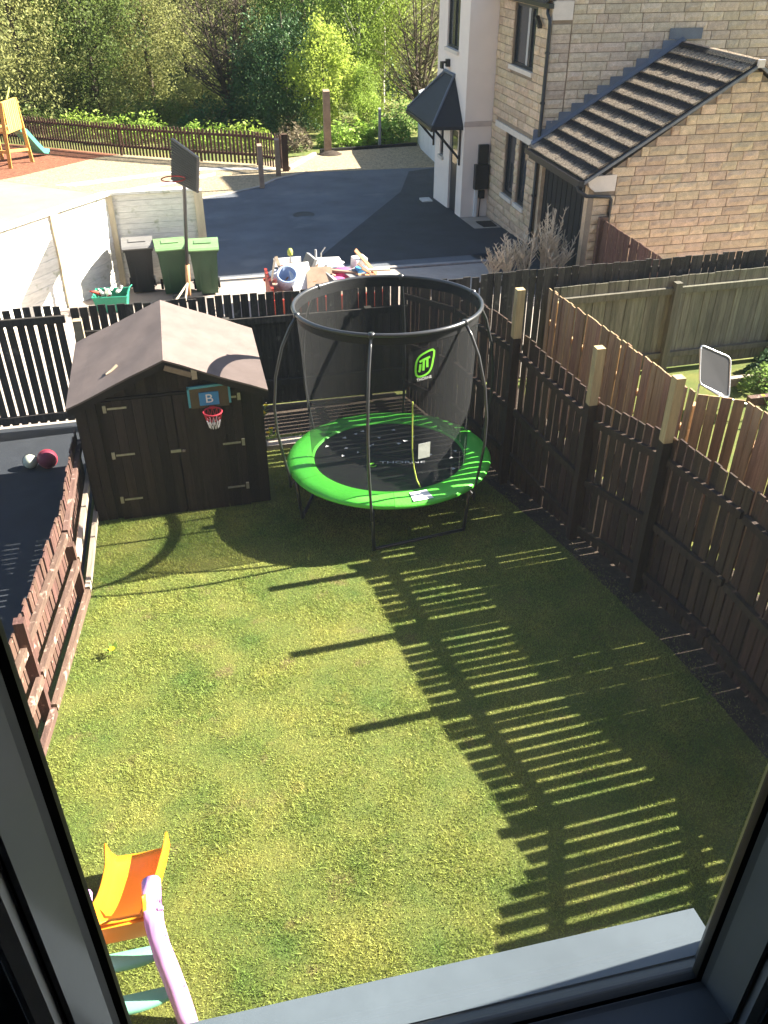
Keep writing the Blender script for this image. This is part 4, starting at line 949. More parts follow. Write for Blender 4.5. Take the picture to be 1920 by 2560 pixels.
for r_ in range(rows):
    for c in range(ncol+1):
        y = ty0+.15+c*Wt+(Wt/2 if r_ % 2 else 0)-(Wt/2 if r_ % 2 else 0)
        if y > ty1+.1: continue
        o = bpy.data.objects.new('roof_tile', tme); COL.objects.link(o); o.parent = ga
        mm = slope_mat(1, r_*ex-.02+random.uniform(-.006, .006), min(y, ty1-.15))
        o.matrix_basis = mm @ Matrix.Diagonal((Wt, 1, 1+random.uniform(-.06, .06), 1)) @ Matrix.Rotation(random.uniform(-.008, .008), 4, 'Z')
rest = MB()
for r_ in range(rows):
    for c in range(ncol+1):
        mm = slope_mat(-1, r_*ex-.02, min(ty0+.15+c*Wt, ty1-.15)); mm.translation += ORG[ga.name]
        rest.add([mm @ Vector((v[0]*Wt, v[1], v[2])) for v in tm.v], tm.f)
rest.build('far_roof_slope', 'tile', ga, kind='stuff')
for i in range(8):
    y = ty0+.02+i*(ty1-ty0-.04)/8; y2 = y+(ty1-ty0-.04)/8-.008
    MB().add([(GM+.15*math.cos(a), yy_, 3.07+.11*math.sin(a)) for yy_ in (y, y2) for a in [math.pi*k_/6 for k_ in range(7)]], [(k_, k_+1, k_+8, k_+7) for k_ in range(6)]+[tuple(range(7)), tuple(range(7, 14))[::-1], (0, 7, 13, 6)]).build('ridge_tile', 'tile', ga)
for side in (1, -1):                                     # white edged verge
    a = Vector((GM-side*(GM-8.0), ty0-.02, 1.03)); b = Vector((GM, ty0-.02, 3.07))
    MB().hexa([a+Vector((0, -.02, -.03)), a+Vector((0, .04, -.03)), a+Vector((0, .04, .03)), a+Vector((0, -.02, .03))], [b+Vector((0, -.02, -.03)), b+Vector((0, .04, -.03)), b+Vector((0, .04, .03)), b+Vector((0, -.02, .03))]).build('verge', 'mid_grey', ga)
MB().box((GM, ty0-.03, 3.10), (.14, .06, .14)).build('ridge_end', 'stone_trim', ga)
MB().bb(7.88, 8.0, ty0-.02, ty1, .97, 1.07).build('gutter', 'black_plastic', ga)
MB().bb(8.0, 8.04, ty0+.04, ty1, .86, 1.04).build('fascia', 'black_plastic', ga)
MB().tube([(7.94, GY+.05, .98), (7.95, GY+.0, .86), (8.10, GY-.08, .76), (8.62, GY-.08, .72), (8.66, GY-.08, .66), (8.66, GY-.08, gz(17)+.05)], .038, 8).build('downpipe', 'black_plastic', ga, True)
# stepped lead flashing against the house gable
n = 12
for i in range(n):
    xa = 8.06+i*(GM+.1-8.06)/n; xb = xa+(GM+.1-8.06)/n; za = 1.12+(xa-8.02)*(3.12-1.08)/(GM-8.02); zb = 1.12+(xb-8.02)*(3.12-1.08)/(GM-8.02)
    MB().prism([(xa, HY-.052, za-.05), (xb+.0, HY-.052, zb-.05), (xb+.0, HY-.052, zb+.14), (xa, HY-.052, zb+.14)], (0, .012, 0)).build('flashing_step', 'lead', ga)
MB().hexa([(8.02, HY-.16, 1.14), (8.02, HY-.05, 1.14), (8.02, HY-.05, 1.20), (8.02, HY-.16, 1.17)], [(GM, HY-.16, 3.18), (GM, HY-.05, 3.18), (GM, HY-.05, 3.26), (GM, HY-.16, 3.21)]).build('flashing_apron', 'lead', ga)
MB().bb(GM-.35, GM+.45, HY-.065, HY-.05, 3.2, 3.42).build('flashing_cap', 'lead', ga)

# short brown side fence between garage and back fence
sf = thing('side_fence', 'short red brown slat fence at the corner of the garage', 'fence', (8.48, 16, gz(16)))
slats(sf, (8.50, 16.85), (8.52, 14.3), lambda p: .30, .105, .09, 'red_fence', bot=.05, jit=.004)
for z in (.1, -.7): rail(sf, (8.56, 16.85, z), (8.58, 14.3, z), .07, .04, 'red_fence')
MB().bb(8.42, 8.60, 16.80, 16.90, gz(16.8), .34).build('post', 'red_fence', sf)

# ------------------------------------------------------------------ concrete panel wall
cw = thing('concrete_wall', 'pale concrete panel wall with posts beside the wheelie bins', 'wall', (-1.6, 18.6, gz(18.6)))
CP = [(-4.9, 15.05), (-3.57, 16.50), (-2.40, 18.0), (-1.40, 19.24), (.42, 19.24)]
ctop = lambda y: .80-(y-15)*.02
for a, b in zip(CP, CP[1:]):
    av, bv = Vector((*a, 0)), Vector((*b, 0)); d = (bv-av); L_ = d.length; d.normalize(); ang = math.atan2(d.y, d.x)
    zb = gz(max(a[1], b[1]))-.1; zt = min(ctop(a[1]), ctop(b[1])); nn_ = 17; hh = (zt-zb)/nn_
    for i in range(nn_):
        piece('panel_board', unit('concrete'), ((a[0]+b[0])/2, (a[1]+b[1])/2, zb+i*hh), cw, ang, (L_-.12, .05+(.010 if i % 2 else 0)+random.uniform(0, .006), hh-.004))
for (x, y) in CP: 
    post(cw, x, y, gz(y)-.2, ctop(y)+.02, .17, 'concrete_post', 'post', R(45) if x < -1.5 else 0)
for (a, b) in zip(CP, CP[1:]):
    av, bv = Vector((*a, ctop(a[1])+.045)), Vector((*b, ctop(b[1])+.045)); rail(cw, av, bv, .05, .20, 'concrete', 'coping')

# ------------------------------------------------------------------ wheelie bins
def wheelie(x, y, rot, body, lid, label):
    z = gz(y); t = thing('wheelie_bin', label, 'wheelie bin', (x, y, z), 'wheelie bins by the concrete wall', (0, 0, rot))
    def sec(hw, hd, zz, yo=0): return [Vector((-hw, -hd+yo, zz)), Vector((hw, -hd+yo, zz)), Vector((hw, hd+yo, zz)), Vector((-hw, hd+yo, zz))]
    b = MB().hexa(sec(.215, .22, .05, .02), sec(.27, .29, .93)); b.hexa(sec(.295, .315, .93), sec(.30, .32, .99)).build('body', body, t, local=True)
    for s_ in (-1, 1): MB().box((s_*.12, -.262, .50), (.03, .014, .70), (AX[0], Vector((0, 1, -.07)).normalized(), Vector((0, .07, 1)).normalized())).build('rib', body, t, local=True)
    ld = MB(); pr = [(-.36, .985), (-.37, 1.01), (-.33, 1.045), (-.1, 1.085), (.2, 1.08), (.33, 1.05), (.335, 1.0)]
    for s_ in (-.315, .315):
        for y_, z_ in pr: ld.v.append((s_, y_, z_))
    kk_ = len(pr); ld.f = [(i, i+1, kk_+i+1, kk_+i) for i in range(kk_-1)]+[(kk_-1, 0, kk_, 2*kk_-1), tuple(range(kk_))[::-1], tuple(range(kk_, 2*kk_))]
    lo = ld.build('lid', lid, t, local=True)
    lo2 = MB().box((0, -.05, 1.088), (.34, .22, .012)); lo2.build('lid_panel', lid, lo, local=True)
    MB().tube([(-.24, .35, .97), (.24, .35, .97)], .018, 8).build('handle', body, t, local=True)
    for s_ in (-1, 1):
        wv = MB().lathe([(.03, -.025), (.10, -.025), (.11, -.015), (.11, .015), (.10, .025), (.03, .025)], n=18); wv.v = [(s_*.25+v[2], .24+v[0], .115+v[1]) for v in wv.v]; wv.build('wheel', 'rubber', t, True, local=True)
    MB().tube([(-.24, .24, .115), (.24, .24, .115)], .012, 6).build('axle', 'galv', t, local=True)
wheelie(-.28, 18.42, R(4), 'green_bin', 'green_lid', 'green wheelie bin standing between the black bin and the hoop pole')
wheelie(.38, 18.22, R(-2), 'green_bin', 'green_lid', 'green wheelie bin standing right of the basketball hoop pole')
wheelie(-.93, 18.70, R(2), 'black_bin', 'grey_lid', 'black wheelie bin with grey lid nearest the corner of concrete wall')

# recycling basket of bottles
rb_ = thing('recycling_box', 'green plastic recycling box full of bottles behind the fence', 'box', (-1.52, 17.55, gz(17.55)))
zb = gz(17.55); bx = MB(); ax_ = rz(R(-6)); c0 = Vector((-1.52, 17.55, 0))
def rect(hw, hd, z): return [c0+ax_[0]*sx*hw+ax_[1]*sy*hd+Vector((0, 0, z)) for sx, sy in ((-1, -1), (1, -1), (1, 1), (-1, 1))]
o_, i_, r0, r1 = rect(.27, .20, zb), rect(.33, .25, zb+.34), rect(.31, .23, zb+.34), rect(.26, .19, zb+.03)
bx.add(o_+i_+r0+r1, [(0, 3, 2, 1)]+[(i, (i+1) % 4, 4+(i+1) % 4, 4+i) for i in range(4)]+[(4+i, 4+(i+1) % 4, 8+(i+1) % 4, 8+i) for i in range(4)]+[(8+i, 8+(i+1) % 4, 12+(i+1) % 4, 12+i) for i in range(4)]+[(12, 13, 14, 15)])
bx.build('tub', 'teal_plastic', rb_); q = rect(.335, .255, zb+.345); MB().tube(q+[q[0], q[1]], .016, 6).build('rim', 'teal_plastic', rb_)
MB().tube([q[1]+Vector((0, .2, 0)), q[1]+Vector((.05, .25, .09)), q[2]+Vector((.05, -.1, .09)), q[2]], .012, 6).build('handle', 'teal_plastic', rb_)
blab = ['lying', 'tilted', 'upright']; gr = random.Random(11)
for i in range(10):
    cx, cy = -1.52+gr.uniform(-.2, .2), 17.55+gr.uniform(-.12, .12); hb = gr.uniform(.18, .27); rr = gr.uniform(.030, .042); mtb = gr.choice(['bottle_glass', 'board_white', 'mid_grey', 'bottle_glass', 'skip_red', 'white_plastic'])
    b = MB().lathe([(rr*.8, 0), (rr, .01), (rr, hb*.6), (rr*.4, hb*.8), (rr*.38, hb), (.001, hb)], n=10)
    rot = Matrix.Rotation(gr.uniform(.6, 1.4), 3, 'X') @ Matrix.Rotation(gr.uniform(0, 6), 3, 'Z'); rot = Matrix.Rotation(gr.uniform(0, 6.28), 3, 'Z') @ rot
    b.v = [tuple(rot @ Vector(v)+Vector((cx, cy, zb+.27+.012*i))) for v in b.v]
    solo(b, 'bottle', mtb, 'empty bottle heaped in the green recycling box', 'bottle', (cx, cy, zb+.27+.012*i), 'bottles in the recycling box', True)

# basketball stand seen from behind
bs_ = thing('basketball_stand', 'tall basketball stand with dark ribbed backboard seen from behind', 'basketball stand', (-.03, 17.85, gz(17.85)))
MB().tube([(-.03, 17.80, gz(17.8)), (.02, 17.80, -.35)], .045, 8).build('lower_pole', 'plank_orange', bs_, True)
MB().tube([(.02, 17.80, -.35), (.165, 17.80, 1.35), (.21, 17.72, 1.62)], .036, 8).build('upper_pole', 'tube_black', bs_, True)
bt = [Vector((.04, 18.0, 2.0)), Vector((.46, 17.2, 1.81)), Vector((.38, 17.2, 1.18)), Vector((-.06, 18.0, 1.24))]; nb_ = (bt[1]-bt[0]).cross(bt[3]-bt[0]).normalized()*.02
bo = MB().hexa([p+nb_ for p in bt], [p-nb_ for p in bt]).build('backboard', 'black_plastic', bs_)
for i in range(16):
    t0 = (i+.15)/16; t1 = t0+.028; q = [bt[0].lerp(bt[3], t0), bt[1].lerp(bt[2], t0), bt[1].lerp(bt[2], t1), bt[0].lerp(bt[3], t1)]
    for sgn in (1, -1): MB().hexa([p+nb_*sgn*.9 for p in q], [p+nb_*sgn*1.7 for p in q]).build('rib', 'dark_rib', bo)
cb_ = (bt[0]+bt[1]+bt[2]+bt[3])/4
for u in (-.12, .12): MB().tube([Vector((.18, 17.80, 1.35)), cb_+(bt[1]-bt[0]).normalized()*u+Vector((0, 0, .12))], .02, 6).build('brace', 'tube_black', bs_)
MB().ring(cb_+nb_.normalized()*(-.28)+Vector((0, 0, -.2)), .22, .012, 24, 6).build('rim', 'skip_red', bs_)
for dx in (-.42, -.14): MB().tube([(-.02, 17.76, -.72), (dx, 17.25, gz(17.25)+.02)], .022, 6).build('strut', 'bleached_rail', bs_)
MB().bb(-.35, .25, 17.65, 18.0, gz(17.8)-.01, gz(17.8)+.10).build('base', 'black_plastic', bs_)

# ------------------------------------------------------------------ red skip of junk
sk = thing('rubbish_skip', 'open red metal skip heaped with household junk behind the trampoline', 'skip', (2.6, 16.8, gz(16.8)))
kx0, kx1, ky0, ky1 = 1.52, 3.75, 16.2, 17.4; kz = gz(16.8)
for nm, p in (('side_panel', (kx0, kx0+.05, ky0, ky1, kz-.05, kz+.62)), ('side_panel', (kx1-.05, kx1, ky0, ky1, kz-.05, kz+.36)), ('front_panel', (kx0+.05, kx1-.05, ky0, ky0+.05, kz-.05, kz+.34)), ('back_panel', (kx0+.05, kx1-.05, ky1-.05, ky1, kz-.05, kz+.36)), ('floor_plate', (kx0+.05, kx1-.05, ky0+.05, ky1-.05, kz-.04, kz))):
    MB().bb(*p).build(nm, 'skip_red', sk)
for y in (ky0-.02, ky1+.02): MB().bb(kx0-.03, kx1+.03, y-.03, y+.03, kz+.35, kz+.40).build('rim', 'skip_red', sk)
hm = MB(); nx_, ny_ = 16, 9
for j in range(ny_):
    for i in range(nx_):
        u, v = i/(nx_-1), j/(ny_-1); hm.v.append((kx0+.06+u*(kx1-kx0-.12), ky0+.06+v*(ky1-ky0-.12), kz+.30+.26*math.sin(math.pi*u)*math.sin(math.pi*v)+random.uniform(-.04, .04)))
hm.f = [(j*nx_+i, j*nx_+i+1, (j+1)*nx_+i+1, (j+1)*nx_+i) for j in range(ny_-1) for i in range(nx_-1)]
hmo = hm.build('rubble', 'rubble', sk, kind='stuff')
def slab(name, mt, label, cat, c, d, rot, tx=0, ty=0):
    rmx = Matrix.Rotation(rot, 3, 'Z') @ Matrix.Rotation(tx, 3, 'X') @ Matrix.Rotation(ty, 3, 'Y'); axs = [rmx @ a for a in AX]
    return solo(MB().box(c, d, axs), name, mt, label, cat, c)
jz = kz+.55
slab('white_board', 'board_white', 'large white board leaning in the middle of the skip', 'board', (2.15, 16.55, jz+.10), (.42, .03, .62), R(10), R(-35))
slab('white_board', 'board_white', 'flat white board on top of the junk heap', 'board', (2.75, 17.1, jz+.18), (.66, .42, .035), R(8), R(12), R(5))
slab('white_board', 'white_print', 'long narrow white board along the back of the skip', 'board', (1.98, 17.25, jz+.22), (.55, .05, .16), R(3), R(-10))
slab('cardboard_sheet', 'board_brown', 'brown cardboard sheet bent over the front of the skip', 'cardboard', (2.50, 16.48, jz+.08), (.50, .03, .55), R(-6), R(-50))
slab('white_box', 'board_white', 'small white box at right end of the junk heap', 'box', (3.40, 17.05, jz+.16), (.26, .22, .24), R(20), R(8))
slab('plank', 'bleached_rail', 'pale plank lying across the right end of the skip', 'plank', (3.66, 16.75, jz+.10), (.62, .10, .03), R(5), 0, R(4))
slab('plank', 'plank_orange', 'orange plank sticking up at right end of the skip', 'plank', (3.52, 16.95, jz+.20), (.07, .03, .70), R(30), R(-20), R(-35))
slab('plank', 'pale_timber', 'pale plank leaning at left end of the skip beside the blue tub', 'plank', (1.80, 16.9, jz+.14), (.06, .03, .62), R(0), R(-25), R(-12))
slab('plank', 'bleached_rail', 'thin white strip leaning against left side of the skip', 'plank', (1.62, 16.75, jz+.17), (.04, .03, .60), R(0), R(-15), R(14))
slab('plank', 'board_brown', 'dark brown plank lying over the pink bag', 'plank', (2.95, 16.7, jz+.14), (.70, .09, .04), R(-12), 0, R(6))
slab('frame_panel', 'mid_grey', 'grey panel wedged upright in the middle of the heap', 'panel', (2.36, 17.0, jz+.19), (.08, .30, .42), R(25), R(12), R(20))
slab('frame_panel', 'mid_grey', 'small grey panel lying at the right of the heap', 'panel', (3.22, 16.65, jz+.10), (.34, .26, .03), R(30), R(15), R(-8))
slab('plastic_crate', 'hoop_blue', 'pale blue crate at right end of the skip', 'crate', (3.36, 16.70, jz+.12), (.18, .16, .14), R(12), R(6))
tb = MB().lathe([(.12, 0), (.17, .02), (.19, .30), (.20, .31), (.20, .34), (.17, .34), (.15, .04), (.001, .04)], n=20); rot = Matrix.Rotation(R(35), 3, 'X')
tb.v = [tuple(rot @ Vector(v)+Vector((1.86, 16.62, jz-.02))) for v in tb.v]; solo(tb, 'plastic_tub', 'tub_blue', 'pale blue plastic tub at left end of the skip', 'tub', (1.86, 16.62, jz), smooth=True)
def sack(c, rx, ry, h, mt, label, seed):
    g = random.Random(seed); b = MB(); n_, k_ = 14, 8
    for j in range(k_+1):
        t = j/k_; r_ = math.sin(math.pi*min(.98, t*.9+.06))**.7
        for i in range(n_): a = 2*math.pi*i/n_; q = r_*(1+g.uniform(-.12, .12)); b.v.append((c[0]+rx*q*math.cos(a), c[1]+ry*q*math.sin(a), c[2]+h*t))
    b.f = [(j*n_+i, j*n_+(i+1) % n_, (j+1)*n_+(i+1) % n_, (j+1)*n_+i) for j in range(k_) for i in range(n_)]+[tuple(range(n_))[::-1], tuple(range(k_*n_, (k_+1)*n_))]
    solo(b, 'sack', mt, label, 'sack', c, smooth=True)
sack((3.02, 16.85, jz-.06), .26, .20, .22, 'bag_pink', 'crumpled pink bag in the middle of the junk heap', 1)
sack((2.85, 16.5, jz-.08), .20, .18, .18, 'bag_pink', 'dark pink bag at the front of the junk heap', 2)
sack((1.70, 17.05, jz-.10), .16, .16, .24, 'white_plastic', 'white sack at left end of the skip', 3)
sack((2.25, 17.1, jz-.08), .22, .18, .26, 'board_brown', 'brown sack behind the upright white board', 4)
bp_ = thing('long_handled_brush', 'cream headed brush standing up out of the junk skip', 'brush', (2.02, 17.0, jz))
MB().tube([(2.02, 17.0, jz-.15), (2.02, 17.05, jz+.40)], .012, 6).build('handle', 'alu', bp_); MB().lathe([(.01, 0), (.05, .03), (.055, .09), (.035, .15), (.001, .16)], (2.02, 17.05, jz+.39), 12).build('head', 'cord_lime', bp_, True)
tp_ = thing('standing_tap', 'thin grey pipes standing up behind the flat white board', 'pipes', (2.55, 17.2, jz))
MB().tube([(2.55, 17.2, jz-.1), (2.55, 17.2, jz+.44)], .022, 6).build('pipe', 'mid_grey', tp_); MB().tube([(2.64, 17.2, jz-.1), (2.66, 17.22, jz+.36), (2.75, 17.25, jz+.46)], .014, 6).build('pipe', 'galv', tp_)
for i in range(34):
    g = random.Random(40+i); c = (g.uniform(1.7, 3.55), g.uniform(16.4, 17.25), jz+g.uniform(-.02, .20))
    slab('timber_offcut', g.choice(['pale_timber', 'board_brown', 'mid_grey', 'plank_orange', 'board_white', 'skip_red']), 'short offcut of wood scattered in the junk skip', 'offcut', c, (g.uniform(.15, .45), g.uniform(.03, .10), .025), g.uniform(0, 3), g.uniform(-.6, .6), g.uniform(-.6, .6))['group'] = 'offcuts in the junk skip'

# ------------------------------------------------------------------ bare shrub by the house
bsn = thing('bare_shrub', 'leafless shrub of pale upright twigs in front of the garage doorway', 'shrub', (7.2, 17.5, gz(17.5)))
g = random.Random(5); tw = MB(); st = MB()
for (bx_, by_, hh, n_) in ((6.75, 17.45, 1.05, 16), (7.15, 17.55, 1.15, 18), (7.62, 17.45, 1.55, 22), (7.85, 17.35, 1.15, 14), (6.45, 17.5, .75, 10)):
    for i in range(n_):
        a = g.uniform(0, 6.28); sp = g.uniform(.05, .45); h_ = hh*g.uniform(.55, 1.0); p0 = Vector((bx_+g.uniform(-.1, .1), by_+g.uniform(-.08, .08), gz(by_)))
        p1 = p0+Vector((sp*.4*math.cos(a), sp*.4*math.sin(a), h_*.5)); p2 = p0+Vector((sp*math.cos(a), sp*math.sin(a), h_))
        tw.tube([p0, p1, p2], [.016, .012, .005], 4)
        for j in range(15):
            t = g.uniform(.25, .98); q = p0.lerp(p2, t)+(p1-p0.lerp(p2, .5))*(1-abs(2*t-1)); b = g.uniform(0, 6.28); L_ = g.uniform(.14, .36)*(1.25-t)
            tw.tube([q, q+Vector((L_*.7*math.cos(b), L_*.7*math.sin(b), L_*.8))], [.009, .004], 3)
tw.build('twigs', 'twig_pale', bsn)
for (x_, y_) in ((7.2, 17.5), (7.6, 17.45), (6.8, 17.45)): st.tube([(x_, y_, gz(y_)-.05), (x_+.02, y_, gz(y_)+.3)], [.03, .02], 6)
st.build('stump', 'bark_tree', bsn)
solo(MB().lathe([(.001, 0), (.30, 0), (.30, .012), (.255, .012), (.25, .006), (.001, .006)], (3.4, 24.9, gz(24.9)+.006), 28), 'manhole_cover', 'iron', 'round iron manhole cover in the tarmac drive', 'manhole', (3.4, 24.9, gz(24.9)+.006))

# ------------------------------------------------------------------ far picket fence and posts
pf = thing('far_picket_fence', 'long dark brown picket fence in front of the trees', 'fence', (-1, 36.5, gz(36.5)))
pl = [(-8.2, 42.8), (-5.93, 40.77), (-1.97, 36.97), (.97, 34.69), (2.92, 33.3), (3.80, 31.9)]
for a, b in zip(pl, pl[1:]):
    slats(pf, a, b, 1.18, .150, .088, 'picket_brown', bot=.06, jit=.02, name='picket', me=pointed('picket_brown'), lean=.02)
    for h in (.36, .98): rail(pf, (a[0]+.03, a[1]+.04, gz(a[1])+h), (b[0]+.03, b[1]+.04, gz(b[1])+h), .09, .05, 'picket_brown')
for (x, y) in pl[1:-1]: post(pf, x+.07, y+.09, gz(y)-.1, gz(y)+1.1, .1, 'picket_brown')
post(pf, 3.80, 31.88, gz(31.9)-.1, gz(31.9)+1.22, .20, 'picket_brown', 'end_post')
def lone_post(x, y, h, wd, mt, label):
    t = thing('timber_post', label, 'post', (x, y, gz(y))); MB().hexa([(x-wd/2, y-wd/2, gz(y)-.1), (x+wd/2, y-wd/2, gz(y)-.1), (x+wd/2, y+wd/2, gz(y)-.1), (x-wd/2, y+wd/2, gz(y)-.1)], [(x-wd*.46, y-wd*.46, gz(y)+h), (x+wd*.46, y-wd*.46, gz(y)+h), (x+wd*.46, y+wd*.46, gz(y)+h+.05), (x-wd*.46, y+wd*.46, gz(y)+h+.05)]).build('shaft', mt, t)
lone_post(2.68, 29.12, 1.28, .15, 'board_brown', 'brown wooden post at edge of the gravel in front of the picket fence')
lone_post(3.45, 31.1, 1.15, .16, 'board_brown', 'brown wooden post standing beside the end of the picket fence')
lone_post(5.84, 35.1, 2.2, .26, 'board_brown', 'tall weathered timber post beside the bramble bank')
lone_post(8.1, 36.1, 1.4, .10, 'mid_grey', 'thin grey post in the brambles near the white wall')
solo(MB().lathe([(.5, 0), (.42, .06), (.15, .15), (.001, .16)], (5.9, 34.9, gz(34.9)-.02), 10), 'earth_mound', 'soil', 'dark earth heap at the foot of the tall timber post', 'heap', (5.9, 34.9, gz(34.9)), smooth=True)
er = MB(); er.prism([(5.6, 35.5, gz(35.5)-.05), (9.6, 36.0, gz(36)-.05), (9.6, 36.12, gz(36)-.05), (5.6, 35.62, gz(35.5)-.05)], (0, 0, .16)); solo(er, 'timber_edging', 'garage_dark', 'dark timber edging along the back of the gravel', 'edging', (7.5, 35.7, gz(35.7)))
er = MB(); er.prism([(4.0, 32.1, gz(32.1)-.05), (5.4, 35.0, gz(35)-.05), (5.28, 35.05, gz(35)-.05), (3.88, 32.15, gz(32.1)-.05)], (0, 0, .16)); solo(er, 'timber_edging', 'bleached_rail', 'pale timber edging from the fence end to the tall post', 'edging', (4.6, 33.5, gz(33.5)))
ww = thing('garden_wall', 'curved white painted wall behind the cream house bay', 'wall', (9.4, 34, gz(34)))
wp = [(9.2, 31.6), (9.35, 33.2), (9.55, 35.2), (9.95, 37.2), (10.8, 38.6)]
for a, b in zip(wp, wp[1:]):
    MB().prism([(a[0], a[1], gz(a[1])-.1), (b[0], b[1], gz(b[1])-.1), (b[0]+.2, b[1]-.05, gz(b[1])-.1), (a[0]+.2, a[1]-.05, gz(a[1])-.1)], (0, 0, 2.0)).build('wall_section', 'white_wall', ww)

# ------------------------------------------------------------------ play tower
pt_ = thing('play_tower', 'orange timber climbing frame with slatted platform and green slide', 'climbing frame', (-5.8, 36, gz(36)))
legs = [(-5.75, 35.2, -5.62, 35.35), (-5.12, 36.45, -5.25, 36.3), (-6.9, 36.0, -6.8, 36.0), (-6.3, 37.3, -6.3, 37.2)]
for i, (x0, y0, x1, y1) in enumerate(legs):
    MB().hexa([(x0-.06, y0-.06, gz(y0)-.1), (x0+.06, y0-.06, gz(y0)-.1), (x0+.06, y0+.06, gz(y0)-.1), (x0-.06, y0+.06, gz(y0)-.1)], [(x1-.06, y1-.06, .02), (x1+.06, y1-.06, .02), (x1+.06, y1+.06, .02), (x1-.06, y1+.06, .02)]).build('leg', 'timber_orange' if i != 1 else 'timber_yellow', pt_)
pa, pb = Vector((-5.62, 35.35, 0)), Vector((-5.25, 36.3, 0))
for i in range(8):
    q = pa.lerp(pb, (i+.7)/8.4); MB().box((q.x+.05, q.y, -.48), (.09, .025, .95), rz(math.atan2(.95, .37))).build('balustrade_slat', 'timber_yellow', pt_)
for z in (-.02, -.95): rail(pt_, (pa.x, pa.y, z), (pb.x, pb.y, z), .10, .06, 'timber_yellow', 'cross_rail')
rail(pt_, (-5.70, 35.25, -1.55), (-5.16, 36.42, -1.75), .10, .06, 'timber_orange', 'brace'); rail(pt_, (-6.85, 36.0, -.05), (-5.65, 35.35, -.05), .10, .06, 'timber_orange', 'cross_rail')
rail(pt_, (-6.85, 36.0, -1.6), (-5.72, 35.25, -1.6), .10, .06, 'timber_orange', 'brace')
MB().prism([(-6.75, 36.0, -1.02), (-5.6, 35.4, -1.02), (-5.25, 36.3, -1.02), (-6.3, 37.1, -1.02)], (0, 0, .06)).build('platform', 'timber_orange', pt_)
MB().tube([(-5.45, 35.8, .05), (-5.35, 36.3, .35)], .03, 6).build('pole', 'cord_lime', pt_)
sl_ = MB(); path = [(-5.55, 36.45, -1.05), (-5.35, 36.8, -1.25), (-5.15, 37.3, -1.75), (-5.0, 37.75, -2.12), (-4.85, 38.1, -2.22)]
cr = [(-.26, .14), (-.24, .14), (-.2, 0), (.2, 0), (.24, .14), (.26, .14), (.22, -.05), (-.22, -.05)]
for p in path:
    for u, v in cr: sl_.v.append((p[0]+u*.93, p[1]-u*.37, p[2]+v))
sl_.f = [(i*8+j, i*8+(j+1) % 8, (i+1)*8+(j+1) % 8, (i+1)*8+j) for i in range(4) for j in range(8)]+[tuple(range(8))[::-1], tuple(range(32, 40))]
sl_.build('slide', 'slide_green', pt_)

# ------------------------------------------------------------------ parked car beyond the concrete wall
cr_ = thing('parked_car', 'silver blue car parked beyond the concrete panel wall', 'car', (-5.2, 20.6, gz(20.6)), rot=(0, 0, R(38)))
def loft(secs, parent, name, mt, smooth=True):
    b = MB(); k_ = len(secs[0]); b.v = [v for s_ in secs for v in s_]
    b.f = [(i*k_+j, i*k_+(j+1) % k_, (i+1)*k_+(j+1) % k_, (i+1)*k_+j) for i in range(len(secs)-1) for j in range(k_)]+[tuple(range(k_))[::-1], tuple(range((len(secs)-1)*k_, len(secs)*k_))]
    return b.build(name, mt, parent, smooth, local=True)
def csec(x, hw, z0, z1): return [(x, -hw*.92, z0), (x, -hw, z0+.18), (x, -hw, z1-.12), (x, -hw*.93, z1), (x, hw*.93, z1), (x, hw, z1-.12), (x, hw, z0+.18), (x, hw*.92, z0)]
loft([csec(x, hw, z0, z1) for x, hw, z0, z1 in ((-2.1, .70, .35, .75), (-2.0, .80, .25, .92), (-1.2, .87, .22, .95), (.4, .88, .22, .96), (1.2, .87, .22, .92), (1.9, .80, .25, .80), (2.1, .66, .35, .68))], cr_, 'body', 'car_paint')
def gsec(x, hw, z): return [(x, -hw, .94), (x, -hw*.86, z-.04), (x, -hw*.80, z), (x, hw*.80, z), (x, hw*.86, z-.04), (x, hw, .94)]
loft([gsec(x, hw, z) for x, hw, z in ((-1.95, .74, .97), (-1.55, .80, 1.36), (-1.0, .82, 1.46), (.1, .82, 1.47), (.5, .81, 1.40), (1.15, .80, .97))], cr_, 'glasshouse', 'car_glass')
loft([[(x, -hw, z-.03), (x, -hw, z+.006), (x, 0, z+.02), (x, hw, z+.006), (x, hw, z-.03)] for x, hw, z in ((-1.5, .66, 1.39), (-1.0, .68, 1.47), (.1, .68, 1.48), (.42, .66, 1.43))], cr_, 'roof_panel', 'car_paint')
for s_ in (-1, 1):
    MB().tube([(-1.95, s_*.75, .98), (-1.52, s_*.70, 1.37), (-1.0, s_*.70, 1.47), (.1, s_*.70, 1.48), (.5, s_*.70, 1.41), (1.2, s_*.79, .97)], .03, 6).build('pillar', 'car_paint', cr_, True, local=True)
    MB().box((.75, s_*.95, 1.0), (.12, .16, .11)).build('mirror', 'car_paint', cr_, local=True)
    for x in (-1.3, 1.3):
        wv = MB().lathe([(.05, -.1), (.28, -.1), (.31, -.07), (.31, .07), (.28, .1), (.05, .1)], n=20); wv.v = [(x+v[0], s_*.80+v[2], .31+v[1]) for v in wv.v]; wo = wv.build('wheel', 'rubber', cr_, True, local=True)
        wv = MB().lathe([(.001, -.105), (.19, -.105), (.19, .105), (.001, .105)], n=14); wv.v = [(x+v[0], s_*.80+v[2], .31+v[1]) for v in wv.v]; wv.build('rim', 'alu', wo, local=True)
    MB().box((2.04, s_*.55, .66), (.08, .26, .12)).build('headlight', 'board_white', cr_, local=True)
    MB().box((-2.06, s_*.58, .78), (.08, .2, .14)).build('tail_light', 'skip_red', cr_, local=True)

